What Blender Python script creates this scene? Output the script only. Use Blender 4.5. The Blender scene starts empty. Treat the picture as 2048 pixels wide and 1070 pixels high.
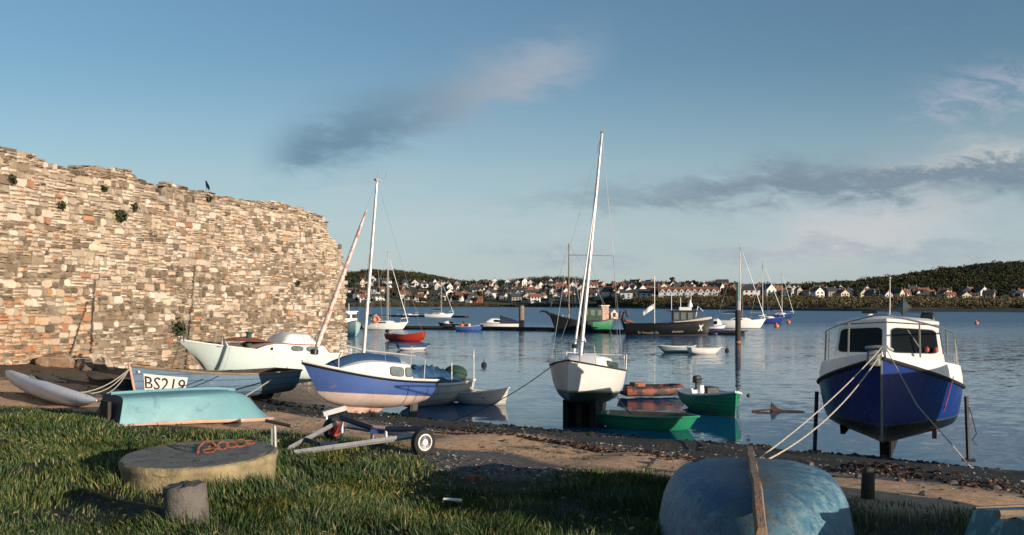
import bpy, math, random
import numpy as np
from mathutils import Vector, Matrix, Euler

R = math.radians
rng = random.Random(11)
nr = np.random.default_rng(11)
SC = bpy.context.scene
COL = SC.collection
F, H, HY = 1991.0, 3.7, 607.0          # focal length in photo pixels, eye height, horizon row

# ------------------------------------------------------------------ camera, sky, sun, exposure
cam_d = bpy.data.cameras.new('camera')
cam_d.lens, cam_d.sensor_width = 35, 36
cam_d.shift_y = 0.0352
cam_d.clip_start, cam_d.clip_end = 0.1, 9000
cam = bpy.data.objects.new('camera', cam_d)
cam.location = (0, 0, H)
cam.rotation_euler = (R(90), 0, 0)
COL.objects.link(cam)
SC.camera = cam
SC.view_settings.view_transform = 'Standard'
SC.view_settings.look = 'None'
SC.view_settings.exposure = 0.30
SC.view_settings.gamma = 1.0
SUN_EL, SUN_ROT = R(8.8), math.atan2(0.755, -0.656)
to_sun = Vector((math.sin(SUN_ROT) * math.cos(SUN_EL), math.cos(SUN_ROT) * math.cos(SUN_EL), math.sin(SUN_EL)))
sun_d = bpy.data.lights.new('sun', 'SUN')
sun_d.energy = 5.0
sun_d.angle = R(0.28)
sun_d.color = (1.0, 0.84, 0.68)
sun = bpy.data.objects.new('sun', sun_d)
sun.rotation_euler = to_sun.to_track_quat('Z', 'Y').to_euler()
COL.objects.link(sun)
SKY = 0.112


class S:                                    # a shader socket with arithmetic
    def __init__(s, nt, k): s.nt, s.k = nt, k
    def _m(s, op, *a):
        n = s.nt.nodes.new('ShaderNodeMath'); n.operation = op
        for i, v in enumerate((s,) + a):
            if isinstance(v, S): s.nt.links.new(v.k, n.inputs[i])
            else: n.inputs[i].default_value = v
        return S(s.nt, n.outputs[0])
    def __add__(s, o): return s._m('ADD', o)
    def __sub__(s, o): return s._m('SUBTRACT', o)
    def __mul__(s, o): return s._m('MULTIPLY', o)
    def __truediv__(s, o): return s._m('DIVIDE', o)
    __radd__ = __add__
    __rmul__ = __mul__
    def max(s, o): return s._m('MAXIMUM', o)
    def min(s, o): return s._m('MINIMUM', o)
    def exp(s): return s._m('EXPONENT')
    def step(s, a, b, lo=0.0, hi=1.0):
        n = s.nt.nodes.new('ShaderNodeMapRange'); n.interpolation_type = 'SMOOTHSTEP'
        s.nt.links.new(s.k, n.inputs[0])
        for i, v in zip((1, 2, 3, 4), (a, b, lo, hi)): n.inputs[i].default_value = v
        return S(s.nt, n.outputs[0])


def vec(nt, x, y, z=0.0):
    n = nt.nodes.new('ShaderNodeCombineXYZ')
    for i, v in enumerate((x, y, z)):
        if isinstance(v, S): nt.links.new(v.k, n.inputs[i])
        else: n.inputs[i].default_value = v
    return n.outputs[0]


def noise(nt, v=None, scale=5.0, detail=5.0, rough=0.55, dist=0.0):
    n = nt.nodes.new('ShaderNodeTexNoise')
    n.inputs['Scale'].default_value = scale; n.inputs['Detail'].default_value = detail
    n.inputs['Roughness'].default_value = rough; n.inputs['Distortion'].default_value = dist
    if v is not None: nt.links.new(v, n.inputs['Vector'])
    return S(nt, n.outputs['Fac'])


def mix(nt, fac, a, b, mode='MIX'):
    n = nt.nodes.new('ShaderNodeMix'); n.data_type = 'RGBA'; n.blend_type = mode
    n.clamp_result = False
    for i, v in ((0, fac), (6, a), (7, b)):
        if isinstance(v, S): nt.links.new(v.k, n.inputs[i])
        elif hasattr(v, 'is_output'): nt.links.new(v, n.inputs[i])
        elif i == 0: n.inputs[i].default_value = v
        else: n.inputs[i].default_value = (v[0], v[1], v[2], 1)
    return n.outputs[2]


def ramp(nt, fac, stops, const=False):
    n = nt.nodes.new('ShaderNodeValToRGB')
    n.color_ramp.interpolation = 'CONSTANT' if const else 'LINEAR'
    e = n.color_ramp.elements
    while len(e) < len(stops): e.new(0.5)
    for k, (p, c) in enumerate(stops):
        e[k].position = p; e[k].color = (c[0], c[1], c[2], 1)
    nt.links.new(fac.k if isinstance(fac, S) else fac, n.inputs[0])
    return n.outputs[0]


def rgb(r, g, b):                            # sRGB bytes -> linear
    f = lambda c: ((c / 255 + 0.055) / 1.055) ** 2.4 if c > 10 else c / 255 / 12.92
    return (f(r), f(g), f(b))


def make_world():
    w = bpy.data.worlds.new('World'); SC.world = w; w.use_nodes = True
    nt = w.node_tree; nt.nodes.clear()
    out = nt.nodes.new('ShaderNodeOutputWorld'); bg = nt.nodes.new('ShaderNodeBackground')
    sky = nt.nodes.new('ShaderNodeTexSky'); sky.sky_type = 'NISHITA'; sky.sun_disc = False
    sky.sun_elevation, sky.sun_rotation = SUN_EL, SUN_ROT
    sky.air_density, sky.dust_density, sky.ozone_density, sky.altitude = 1.0, 0.6, 3.0, 0
    tc = nt.nodes.new('ShaderNodeTexCoord'); sp = nt.nodes.new('ShaderNodeSeparateXYZ')
    nt.links.new(tc.outputs['Generated'], sp.inputs[0])
    x, y, z = (S(nt, sp.outputs[i]) for i in range(3))
    front = y.step(0.1, 0.4)
    yy = y.max(0.05)
    u, v = x / yy, z / yy
    n1 = noise(nt, vec(nt, u * 9.0, v * 22.0), 1.0, 7, 0.6)
    n2 = noise(nt, vec(nt, u * 24.0 + v * 14.0, v * 60.0, 3.0), 1.0, 9, 0.68, 0.6)
    n3 = noise(nt, vec(nt, u * 4.0, v * 16.0, 7.0), 1.0, 6, 0.6)
    vw = v + (n1 - 0.5) * 0.075 + (n2 - 0.5) * 0.05
    k = 0.812 / SKY
    c = lambda r, g, b, m=1.0: tuple(q * k * m for q in rgb(r, g, b))
    def band(ua, va, ub, vb, thick, in_a, in_b, out_a, out_b):
        sl = (vb - va) / (ub - ua)
        wv = (vw - ((u - ua) * sl + va)) / thick
        m = ((wv * wv) * -1.0).exp()
        return wv, m * u.step(in_a, in_b) * u.step(out_a, out_b, 1.0, 0.0)
    base = sky.outputs[0]
    base = mix(nt, 1.0, base, TINT, 'MULTIPLY')
    # pale haze banks low over the far shore
    low = v.step(0.015, 0.05) * v.step(0.07, 0.16, 1.0, 0.0) * n3.step(0.38, 0.66)
    base = mix(nt, low * 0.38 * front, base, c(208, 208, 212))
    lowb = v.step(0.0, 0.26, 1.0, 0.0)
    base = mix(nt, lowb * 0.66 * front, base, c(190, 206, 217))
    # thin high streaks
    hi = n3.step(0.55, 0.8) * v.step(0.15, 0.24) * u.step(0.18, 0.45)
    base = mix(nt, hi * 0.35 * front, base, c(185, 190, 205))
    # the long dark diagonal cloud
    w1, m1 = band(-0.235, 0.150, 0.063, 0.246, 0.026, -0.27, -0.20, 0.02, 0.12)
    m1 = m1 * (n1 * 0.6 + n2 * 0.4).step(0.28, 0.58, 0.5, 1.0)
    c1 = mix(nt, u.step(-0.16, 0.04), c(108, 140, 162), c(166, 176, 188))
    base = mix(nt, (m1 * 0.95).min(0.9) * front, base, c1)
    # the grey bank on the right with a bright upper rim
    thick2 = ((u + 0.05) * 0.036 + 0.006).max(0.006)
    w2, m2 = band(-0.037, 0.098, 0.514, 0.135, thick2, -0.08, 0.30, 2.0, 3.0)
    c2 = mix(nt, (w2 + (n2 - 0.5) * 1.2).step(0.1, 0.9) * u.step(0.30, 0.5), c(122, 140, 156), c(218, 212, 208))
    base = mix(nt, (m2 * n2.step(0.2, 0.6, 0.5, 1.0)).min(0.88) * front, base, c2)
    w3, m3 = band(0.27, 0.055, 0.42, 0.085, 0.022, 0.20, 0.32, 0.36, 0.50)
    base = mix(nt, m3 * 0.5 * front, base, c(214, 206, 208))
    w4, m4 = band(-0.06, 0.047, 0.6, 0.052, 0.010, -0.1, 0.0, 2.0, 3.0)
    base = mix(nt, m4 * n3.step(0.4, 0.6) * 0.7 * front, base, c(160, 174, 186))
    w5, m5 = band(0.42, 0.20, 0.55, 0.23, 0.03, 0.36, 0.46, 2.0, 3.0)
    base = mix(nt, m5 * n2.step(0.35, 0.65) * 0.55 * front, base, c(190, 190, 204))
    nt.links.new(base, bg.inputs[0]); bg.inputs[1].default_value = SKY
    nt.links.new(bg.outputs[0], out.inputs[0])


TINT = (1.03, 1.02, 0.96)
make_world()


# ------------------------------------------------------------------ materials
def new_mat(name):
    m = bpy.data.materials.new(name); m.use_nodes = True
    nt = m.node_tree
    return m, nt, nt.nodes['Principled BSDF']


def coords(nt, kind='Object'):
    return nt.nodes.new('ShaderNodeTexCoord').outputs[kind]


def bump(nt, bs, h, strength=0.3, dist=0.02):
    n = nt.nodes.new('ShaderNodeBump')
    n.inputs['Strength'].default_value = strength; n.inputs['Distance'].default_value = dist
    nt.links.new(h.k if isinstance(h, S) else h, n.inputs['Height'])
    nt.links.new(n.outputs[0], bs.inputs['Normal'])


def mul(c, k): return tuple(min(1, q * k) for q in c)


def paint(name, col, rough=0.45, var=0.25, scale=3.0, wear=None, wamt=0.35, wscale=4.0, bmp=0.0, bscale=40, metal=0.0,
          bands=None, planks=0, streak=None):
    """weathered surface; bands = [(z, colour)...] are coats of paint by height on the hull"""
    m, nt, bs = new_mat(name)
    oc = coords(nt)
    base = col
    if bands:
        sp = nt.nodes.new('ShaderNodeSeparateXYZ'); nt.links.new(oc, sp.inputs[0])
        zz = S(nt, sp.outputs[2]) + (noise(nt, oc, 5, 3) - 0.5) * 0.03
        z0, z1 = -1.0, 3.0
        base = ramp(nt, (zz - z0) / (z1 - z0), [(max(0, (b[0] - z0) / (z1 - z0)), b[1]) for b in bands], True)
    n = noise(nt, oc, scale, 7, 0.62)
    dark = mix(nt, 1.0, base, (1 - var, 1 - var, 1 - var), 'MULTIPLY')
    res = mix(nt, n.step(0.3, 0.7), base, dark)
    if streak:
        mp = nt.nodes.new('ShaderNodeMapping'); mp.inputs['Scale'].default_value = (9, 9, 0.7)
        nt.links.new(oc, mp.inputs[0])
        sn = noise(nt, mp.outputs[0], 2.2, 6, 0.65)
        res = mix(nt, sn.step(0.55, 0.75) * streak[1], res, streak[0])
    if wear:
        wn = noise(nt, oc, wscale, 9, 0.72, 0.4)
        t = 0.5 + (0.5 - wamt) * 0.4
        res = mix(nt, wn.step(t, t + 0.07), res, wear)
    nt.links.new(res, bs.inputs['Base Color'])
    rn = n.step(0.2, 0.8, max(0.02, rough - 0.08), min(1, rough + 0.12))
    nt.links.new(rn.k, bs.inputs['Roughness'])
    bs.inputs['Metallic'].default_value = metal
    if planks:
        sp2 = nt.nodes.new('ShaderNodeSeparateXYZ'); nt.links.new(oc, sp2.inputs[0])
        f = (S(nt, sp2.outputs[2]) * planks)._m('FRACT')
        bump(nt, bs, f.step(0.0, 0.12) + f * 0.7, 0.9, 0.015)
    elif bmp:
        bump(nt, bs, noise(nt, oc, bscale, 6, 0.65), bmp, 0.02)
    return m


WHITE = (0.74, 0.73, 0.70)
M = {}
M['white'] = paint('white_paint', WHITE, 0.35, 0.12, 2.5, streak=((0.42, 0.38, 0.30), 0.35))
M['white_plain'] = paint('white_gelcoat', (0.80, 0.80, 0.78), 0.3, 0.08)
M['cream'] = paint('cream_paint', (0.62, 0.55, 0.42), 0.5, 0.2)
M['orange'] = paint('orange_trim', (0.36, 0.12, 0.06), 0.5, 0.25)
M['salmon'] = paint('bleached_trim', (0.60, 0.36, 0.27), 0.7, 0.2, wear=(0.5, 0.45, 0.38), wamt=0.4)
M['black'] = paint('black_paint', (0.012, 0.013, 0.014), 0.4, 0.2)
M['rubber'] = paint('black_rubber', (0.018, 0.018, 0.02), 0.75, 0.3, bmp=0.2)
M['tarp'] = paint('blue_canvas', (0.03, 0.085, 0.20), 0.7, 0.35, 2.0, bmp=0.4, bscale=9)
M['tarp_navy'] = paint('navy_canvas', (0.014, 0.025, 0.06), 0.75, 0.3, bmp=0.3, bscale=12)
M['tarp_green'] = paint('green_canvas', (0.03, 0.075, 0.05), 0.8, 0.3, bmp=0.3, bscale=12)
M['glass'] = paint('dark_glass', (0.010, 0.012, 0.013), 0.12, 0.1)
M['glass'].node_tree.nodes['Principled BSDF'].inputs['Specular IOR Level'].default_value = 0.2
M['glass_pale'] = paint('dusty_window', (0.16, 0.20, 0.20), 0.15, 0.4, 4)
M['alu'] = paint('weathered_aluminium', (0.52, 0.51, 0.50), 0.45, 0.3, 6, metal=0.35, streak=((0.3, 0.29, 0.27), 0.4))
M['steel'] = paint('stainless_steel', (0.50, 0.50, 0.50), 0.28, 0.2, metal=0.9)
M['galv'] = paint('galvanised_steel', (0.50, 0.50, 0.50), 0.5, 0.3, 8, wear=(0.16, 0.07, 0.035), wamt=0.22, wscale=7, metal=0.4)
M['mast_red'] = paint('peeling_red_white_paint', (0.62, 0.57, 0.52), 0.6, 0.2, 3, wear=(0.46, 0.17, 0.12), wamt=0.50, wscale=4.0, streak=((0.42, 0.12, 0.08), 0.9))
M['wire'] = paint('rigging_wire', (0.32, 0.33, 0.34), 0.5, 0.1, metal=0.3)
M['rope'] = paint('pale_rope', (0.52, 0.47, 0.40), 0.9, 0.3, 20, bmp=0.5, bscale=60)
M['rope_red'] = paint('red_rope', (0.50, 0.10, 0.08), 0.9, 0.3, 20)
M['rope_dark'] = paint('dark_wet_rope', (0.06, 0.06, 0.065), 0.9, 0.3, 20)
M['rust'] = paint('orange_rust', (0.30, 0.105, 0.05), 0.9, 0.5, 14, wear=(0.10, 0.04, 0.025), wamt=0.42, wscale=11, bmp=0.8, bscale=40)
M['rust_dark'] = paint('dark_rust', (0.10, 0.05, 0.03), 0.9, 0.5, 14, bmp=0.8)
M['wood'] = paint('weathered_wood', (0.27, 0.20, 0.135), 0.8, 0.4, 5, bmp=0.4)
M['wood_dark'] = paint('dark_wet_wood', (0.045, 0.036, 0.028), 0.8, 0.4, 5, bmp=0.5)
M['grey'] = paint('grey_paint', (0.25, 0.26, 0.27), 0.6, 0.25)
M['dark'] = paint('dark_grey_paint', (0.05, 0.052, 0.055), 0.6, 0.3)
M['red'] = paint('red_paint', (0.62, 0.055, 0.03), 0.45, 0.2)
M['fender'] = paint('fender_orange', (0.75, 0.17, 0.06), 0.5, 0.15)
M['blue'] = paint('blue_paint', (0.03, 0.075, 0.28), 0.45, 0.25)
M['antifoul'] = paint('black_antifouling', (0.012, 0.013, 0.013), 0.8, 0.3, bmp=0.3)
M['lit_sign'] = paint('green_marker', (0.05, 0.22, 0.17), 0.5, 0.1)
M['letter'] = paint('black_lettering', (0.015, 0.015, 0.016), 0.6, 0.2, wear=(0.6, 0.6, 0.58), wamt=0.12, wscale=14)
M['letter_white'] = paint('white_lettering', (0.72, 0.72, 0.70), 0.6, 0.2)
M['letter_grey'] = paint('greyed_lettering', (0.42, 0.42, 0.41), 0.6, 0.3)
M['letter_blue'] = paint('faint_blue_lettering', (0.12, 0.25, 0.34), 0.6, 0.2)


# ------------------------------------------------------------------ mesh building
class MB:
    def __init__(s): s.v, s.f, s.m = [], [], []

    def add(s, vs, fs, mi=0):
        b = len(s.v)
        s.v += [tuple(p) for p in vs]
        s.f += [tuple(b + i for i in f) for f in fs]
        s.m += [mi] * len(fs)

    def box(s, c, d, rot=None, mi=0, taper=(1, 1)):
        x, y, z = d[0] / 2, d[1] / 2, d[2] / 2
        tx, ty = taper
        vs = [Vector(p) for p in ((-x, -y, -z), (x, -y, -z), (x, y, -z), (-x, y, -z),
              (-x * tx, -y * ty, z), (x * tx, -y * ty, z), (x * tx, y * ty, z), (-x * tx, y * ty, z))]
        if rot: vs = [Euler(rot).to_matrix() @ p for p in vs]
        s.add([p + Vector(c) for p in vs], [(3, 2, 1, 0), (4, 5, 6, 7), (0, 1, 5, 4), (1, 2, 6, 5), (2, 3, 7, 6), (3, 0, 4, 7)], mi)
        return s

    def tube(s, pts, r=0.02, n=8, mi=0):
        pts = [Vector(p) for p in pts]
        rs = r if isinstance(r, (list, tuple)) else [r] * len(pts)
        vs = []
        up = Vector((0, 0, 1))
        for i, p in enumerate(pts):
            t = (pts[min(i + 1, len(pts) - 1)] - pts[max(i - 1, 0)]).normalized()
            a = t.cross(up)
            if a.length < 0.05: a = t.cross(Vector((1, 0, 0)))
            a.normalize(); b = a.cross(t)
            for k in range(n):
                q = 2 * math.pi * k / n
                vs.append(p + (a * math.cos(q) + b * math.sin(q)) * rs[i])
        fs = [(i * n + k, i * n + (k + 1) % n, (i + 1) * n + (k + 1) % n, (i + 1) * n + k)
              for i in range(len(pts) - 1) for k in range(n)]
        fs += [tuple(range(n)), tuple(range((len(pts) - 1) * n, len(pts) * n))[::-1]]
        s.add(vs, fs, mi)
        return s

    def lathe(s, prof, n=24, c=(0, 0, 0), rot=None, mi=0):
        vs = []
        for r_, z_ in prof:
            for k in range(n):
                q = 2 * math.pi * k / n
                p = Vector((r_ * math.cos(q), r_ * math.sin(q), z_))
                if rot: p = Euler(rot).to_matrix() @ p
                vs.append(p + Vector(c))
        fs = [(i * n + k, i * n + (k + 1) % n, (i + 1) * n + (k + 1) % n, (i + 1) * n + k)
              for i in range(len(prof) - 1) for k in range(n)]
        fs += [tuple(range(n))[::-1], tuple(range((len(prof) - 1) * n, len(prof) * n))]
        s.add(vs, fs, mi)
        return s

    def loft(s, rows, mi=0, close=False, cap=False):
        n = len(rows[0]); vs = [p for r_ in rows for p in r_]
        m = n if close else n - 1
        fs = [(i * n + k, i * n + (k + 1) % n, (i + 1) * n + (k + 1) % n, (i + 1) * n + k)
              for i in range(len(rows) - 1) for k in range(m)]
        if cap: fs += [tuple(range(n))[::-1], tuple(range((len(rows) - 1) * n, len(rows) * n))]
        s.add(vs, fs, mi)
        return s

    def prism(s, poly, depth, fn, mi=0):
        """2-D outline extruded by depth; fn(a, b, t) places it"""
        n = len(poly)
        vs = [fn(a, b, 0.0) for a, b in poly] + [fn(a, b, depth) for a, b in poly]
        fs = [tuple(range(n))[::-1], tuple(range(n, 2 * n))] + [(k, (k + 1) % n, n + (k + 1) % n, n + k) for k in range(n)]
        s.add(vs, fs, mi)
        return s

    def ball(s, c, r, mi=0, n=10, sq=(1, 1, 1)):
        prof = [(max(0.001, math.sin(math.pi * i / n)), -math.cos(math.pi * i / n)) for i in range(n + 1)]
        vs, w = [], n + 2
        for a, b in prof:
            for k in range(w):
                q = 2 * math.pi * k / w
                vs.append((c[0] + r * sq[0] * a * math.cos(q), c[1] + r * sq[1] * a * math.sin(q), c[2] + r * sq[2] * b))
        s.add(vs, [(i * w + k, i * w + (k + 1) % w, (i + 1) * w + (k + 1) % w, (i + 1) * w + k) for i in range(n) for k in range(w)], mi)
        return s

    def build(s, name, mats, parent=None, bevel=0.0, sharp=35, flip=False):
        me = bpy.data.meshes.new(name)
        me.from_pydata(s.v, [], [f[::-1] for f in s.f] if flip else s.f)
        for mt in (mats if isinstance(mats, (list, tuple)) else [mats]): me.materials.append(mt)
        if any(s.m): me.polygons.foreach_set('material_index', s.m)
        me.polygons.foreach_set('use_smooth', [True] * len(me.polygons))
        me.set_sharp_from_angle(angle=R(sharp))
        me.update()
        o = bpy.data.objects.new(name, me); COL.objects.link(o)
        if parent: o.parent = parent
        if bevel:
            b = o.modifiers.new('edge', 'BEVEL'); b.width = bevel; b.segments = 2; b.limit_method = 'ANGLE'
        return o


def np_obj(name, V, faces, mat, parent=None, col=None, smooth=False):
    """one big mesh from arrays; faces = list of index arrays, one per polygon size"""
    me = bpy.data.meshes.new(name)
    V = np.asarray(V, np.float32).reshape(-1, 3)
    me.vertices.add(len(V)); me.vertices.foreach_set('co', V.ravel())
    idx = np.concatenate([f.ravel() for f in faces]).astype(np.int32)
    tot = np.concatenate([np.full(len(f), f.shape[1], np.int32) for f in faces])
    st = np.concatenate([[0], np.cumsum(tot)[:-1]]).astype(np.int32)
    me.loops.add(len(idx)); me.loops.foreach_set('vertex_index', idx)
    me.polygons.add(len(tot)); me.polygons.foreach_set('loop_start', st)
    me.polygons.foreach_set('use_smooth', np.full(len(tot), smooth))
    me.materials.append(mat)
    if col is not None:
        ca = me.color_attributes.new('Col', 'FLOAT_COLOR', 'POINT')
        c4 = np.ones((len(V), 4), np.float32); c4[:, :3] = col
        ca.data.foreach_set('color', c4.ravel())
    me.update(calc_edges=True)
    o = bpy.data.objects.new(name, me); COL.objects.link(o)
    if parent: o.parent = parent
    return o


def tag(o, label=None, cat=None, group=None, kind=None):
    if label: o['label'] = label
    if cat: o['category'] = cat
    if group: o['group'] = group
    if kind: o['kind'] = kind
    return o


def thing(name, label, cat, loc=(0, 0, 0), rot=(0, 0, 0), group=None):
    o = bpy.data.objects.new(name, None); COL.objects.link(o)
    o.empty_display_size = 0.3
    o.location = loc; o.rotation_euler = rot
    return tag(o, label, cat, group)


def kids(o): return [c for c in o.children]


def copy_tree(o, parent=None):
    c = o.copy(); COL.objects.link(c); c.parent = parent
    for ch in kids(o): copy_tree(ch, c)
    return c


def P(px, py, Y): return Vector(((px - 1024) * Y / F, Y, H + (HY - py) * Y / F))
def PX(px, Y): return (px - 1024) * Y / F


_txt = {}
def text_mesh(body, size=1.0):
    c = bpy.data.curves.new('lettering', 'FONT'); c.body = body; c.size = size; c.resolution_u = 2
    o = bpy.data.objects.new('lettering', c); COL.objects.link(o)
    me = bpy.data.meshes.new_from_object(o.evaluated_get(bpy.context.evaluated_depsgraph_get()))
    vs = [v.co.copy() for v in me.vertices]; fs = [tuple(p.vertices) for p in me.polygons]
    bpy.data.objects.remove(o); bpy.data.curves.remove(c); bpy.data.meshes.remove(me)
    x0, x1 = min(v.x for v in vs), max(v.x for v in vs); y0, y1 = min(v.y for v in vs), max(v.y for v in vs)
    return [((v.x - x0) / (x1 - x0), (v.y - y0) / (y1 - y0)) for v in vs], fs, (x1 - x0) / (y1 - y0)


# ------------------------------------------------------------------ hulls
def sm(a): return max(0.0, min(1.0, a))


class Hull:
    """bow at +x, stern at -x, z = 0 at the bottom of the canoe body"""
    def __init__(s, L, B, D, bow=0.3, stern=0.1, tw=0.75, um=0.42, fb=2.0, rake=0.4, kb=0.35, ks=0.15, sec=None, vbow=1.0, trk=0.1):
        s.L, s.B, s.D, s.bow, s.stern, s.tw, s.um, s.fb, s.rake, s.kb, s.ks, s.vbow, s.trk = L, B, D, bow, stern, tw, um, fb, rake, kb, ks, vbow, trk
        s.sec = sec or [(0, 0), (0.35, 0.03), (0.65, 0.12), (0.85, 0.32), (0.95, 0.6), (1, 1)]
        s.yv = [a for a, b in s.sec]; s.hv = [b for a, b in s.sec]
        s.tv = np.linspace(0, 1, len(s.sec))

    def b(s, u):
        if u < s.um: f = s.tw + (1 - s.tw) * math.sin(math.pi / 2 * u / s.um)
        else: f = 1 - ((u - s.um) / (1 - s.um)) ** s.fb
        return max(0.004, s.B / 2 * f)

    def zs(s, u): return s.D + s.bow * sm((u - 0.3) / 0.7) ** 2 + s.stern * sm((0.35 - u) / 0.35) ** 2
    def zk(s, u): return s.kb * sm((u - 0.55) / 0.45) ** 2.6 + s.ks * sm((0.45 - u) / 0.45) ** 2

    def pt(s, u, v, side=1, off=0.0):
        """surface point; v 0 keel .. 1 sheer; side +1 port, -1 starboard"""
        yv = float(np.interp(v, s.tv, s.yv)); hv = float(np.interp(v, s.tv, s.hv))
        w = s.vbow * sm((u - 0.45) / 0.55) ** 1.3
        yv = (1 - w) * yv + w * hv ** 0.75
        z0, z1 = s.zk(u), s.zs(u)
        z = z0 + (z1 - z0) * hv
        x = (u - 0.5) * s.L - s.rake * (1 - hv) * sm((u - 0.5) / 0.5) ** 2.5 + s.trk * (1 - hv) * sm((0.3 - u) / 0.3) ** 1.5
        return Vector((x, side * s.b(u) * yv, z))

    def surf(s, u, v, side, off):
        p = s.pt(u, v, side); a = s.pt(u + 0.01, v, side) - p; b_ = s.pt(u, min(1, v + 0.02), side) - s.pt(u, min(1, v + 0.02) - 0.04, side)
        n = a.cross(b_).normalized()
        if n.y * side < 0: n = -n
        return p + n * off

    def us(s, n=22): return [0.0] + [((i / n) * 0.75 + 0.25 * (1 - (1 - i / n) ** 2)) for i in range(1, n)] + [1.0]

    def skin(s, mb, n=22, nv=13, mi=0, transom_mi=None):
        rows = []
        vs = [i / (nv - 1) for i in range(nv)]
        for u in s.us(n):
            rows.append([s.pt(u, v, -1) for v in vs[::-1]] + [s.pt(u, v, 1) for v in vs[1:]])
        mb.loft(rows, mi)
        mb.add(rows[0], [tuple(range(len(rows[0])))[::-1]], mi if transom_mi is None else transom_mi)
        s.rows = rows
        return rows

    def inner(s, mb, t=0.035, floor=0.12, n=22, nv=13, mi=0, cap=0):
        """inside of an open boat with its gunwale cap"""
        out = s.rows; rows = []
        vs = [i / (nv - 1) for i in range(nv)]
        for u, ro in zip(s.us(n), out):
            b_ = s.b(u); k = max(0.02, (b_ - t) / b_); zf = s.zk(u) * 0.85 + floor
            row = []
            for p in ro:
                x = p.x * (1 - 2 * t / s.L)
                row.append(Vector((x, p.y * k, max(p.z, min(zf, s.zs(u) - 0.04)))))
            rows.append(row)
        mb.loft([r_[::-1] for r_ in rows], mi)
        mb.add(rows[0], [tuple(range(len(rows[0])))], mi)
        m = len(rows[0]) - 1
        for e in (0, m):
            q = [(o_[e], r_[e]) for o_, r_ in zip(out, rows)]
            mb.loft([[a, b_] if e else [b_, a] for a, b_ in q], cap)
        mb.add([out[0][0], rows[0][0], rows[0][m], out[0][m]], [(0, 1, 2, 3)], cap)

    def deck(s, mb, camber=0.05, n=22, dz=0.0, mi=0):
        rows = []
        for u in s.us(n):
            b_, z = s.b(u), s.zs(u) + dz
            x = s.pt(u, 1).x
            rows.append([Vector((x, b_ * k, z + camber * (1 - k * k))) for k in (-1, -0.6, 0, 0.6, 1)])
        mb.loft(rows, mi)

    def sheer(s, side, dz=0.0, dy=0.0, u0=0.0, u1=1.0, n=20):
        r_ = []
        for i in range(n + 1):
            u = u0 + (u1 - u0) * i / n
            p = s.pt(u, 1, side); r_.append(p + Vector((0, side * dy, dz)))
        return r_

    def rails(s, mb, r=0.025, dz=0.0, mi=0, transom=True):
        for sd in (1, -1): mb.tube(s.sheer(sd, dz), r, 6, mi)
        if transom: mb.tube([s.pt(0, 1, 1) + Vector((0, 0, dz)), s.pt(0, 1, -1) + Vector((0, 0, dz))], r, 6, mi)

    def patch(s, mb, u0, u1, v0, v1, side, off, n=10, mi=0):
        rows = [[s.surf(u0 + (u1 - u0) * i / n, v0 + (v1 - v0) * j / 4, side, off) for j in range(5)] for i in range(n + 1)]
        mb.loft(rows, mi)

    def letters(s, mb, body, u0, u1, v0, v1, side, off, mi=0):
        vs, fs, asp = text_mesh(body)
        mb.add([s.surf(u0 + (u1 - u0) * a, v0 + (v1 - v0) * b_, side, off) for a, b_ in vs], fs, mi)


ROUND = [(0, 0), (0.22, 0.015), (0.42, 0.05), (0.60, 0.12), (0.75, 0.23), (0.86, 0.38), (0.93, 0.56), (0.975, 0.77), (1, 1)]
CHINE = [(0, 0), (0.25, 0.02), (0.5, 0.045), (0.74, 0.08), (0.80, 0.13), (0.85, 0.32), (0.90, 0.55), (0.95, 0.78), (1, 1)]
VEE = [(0, 0), (0.25, 0.10), (0.5, 0.20), (0.72, 0.30), (0.84, 0.38), (0.90, 0.50), (0.94, 0.66), (0.975, 0.84), (1, 1)]


def pose(bow, stern):
    """bow, stern = (photo column, depth): heading, length and middle on the ground plan"""
    b_ = Vector((PX(*bow), bow[1])); s_ = Vector((PX(*stern), stern[1]))
    d = b_ - s_
    return math.atan2(d.y, d.x), d.length, (b_ + s_) / 2


def open_boat(name, label, cat, b_at, s_at, z, B, D, hullmat, inmat, capmat, roll=0, pitch=0, group=None, sec=ROUND, thwarts=(0.3, 0.6),
              rail=0.022, floor=0.1, upside=False, Lk=None, **kw):
    hd, L, c = pose(b_at, s_at)
    L = Lk or L
    h = Hull(L, B, D, sec=sec, **kw)
    t = thing(name, label, cat, (c.x, c.y, z), (R(roll), R(-pitch), hd), group)
    mb = MB(); h.skin(mb); h.inner(mb, floor=floor, mi=1, cap=2)
    o = mb.build('hull', [hullmat, inmat, capmat], t)
    rb = MB(); h.rails(rb, rail, -rail * 0.6); rb.build('rubbing_strake', capmat, t)
    for u in thwarts:
        zt = h.zk(u) + (h.zs(u) - h.zk(u)) * 0.62
        bw = h.b(u) * 0.93
        MB().box(((u - 0.5) * L, 0, zt), (0.2, bw * 2 - 0.06, 0.03)).build('thwart', M['wood'] if inmat != M['white_plain'] else inmat, t)
    return t, h


def rope(label, pts, r=0.012, mat=None, sag=0.0, cat='rope', name='mooring_rope', group=None, n=14):
    if len(pts) == 2:
        a, b_ = Vector(pts[0]), Vector(pts[1])
        pts = [a.lerp(b_, i / n) - Vector((0, 0, sag * 4 * (i / n) * (1 - i / n))) for i in range(n + 1)]
    c = Vector(pts[0])
    o = MB().tube([Vector(p) - c for p in pts], r, 6).build(name, mat or M['rope'])
    o.location = c
    return tag(o, label, cat, group)
# ------------------------------------------------------------------ ground, beach and water
SHORE = np.array([(60, -11.7), (11.3, 21.9), (-1.9, 31.0), (-6.0, 36.0), (-9.5, 44.0), (-11.5, 52.0), (-12.6, 57.0), (-22, 66), (-80, 80)])


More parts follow.
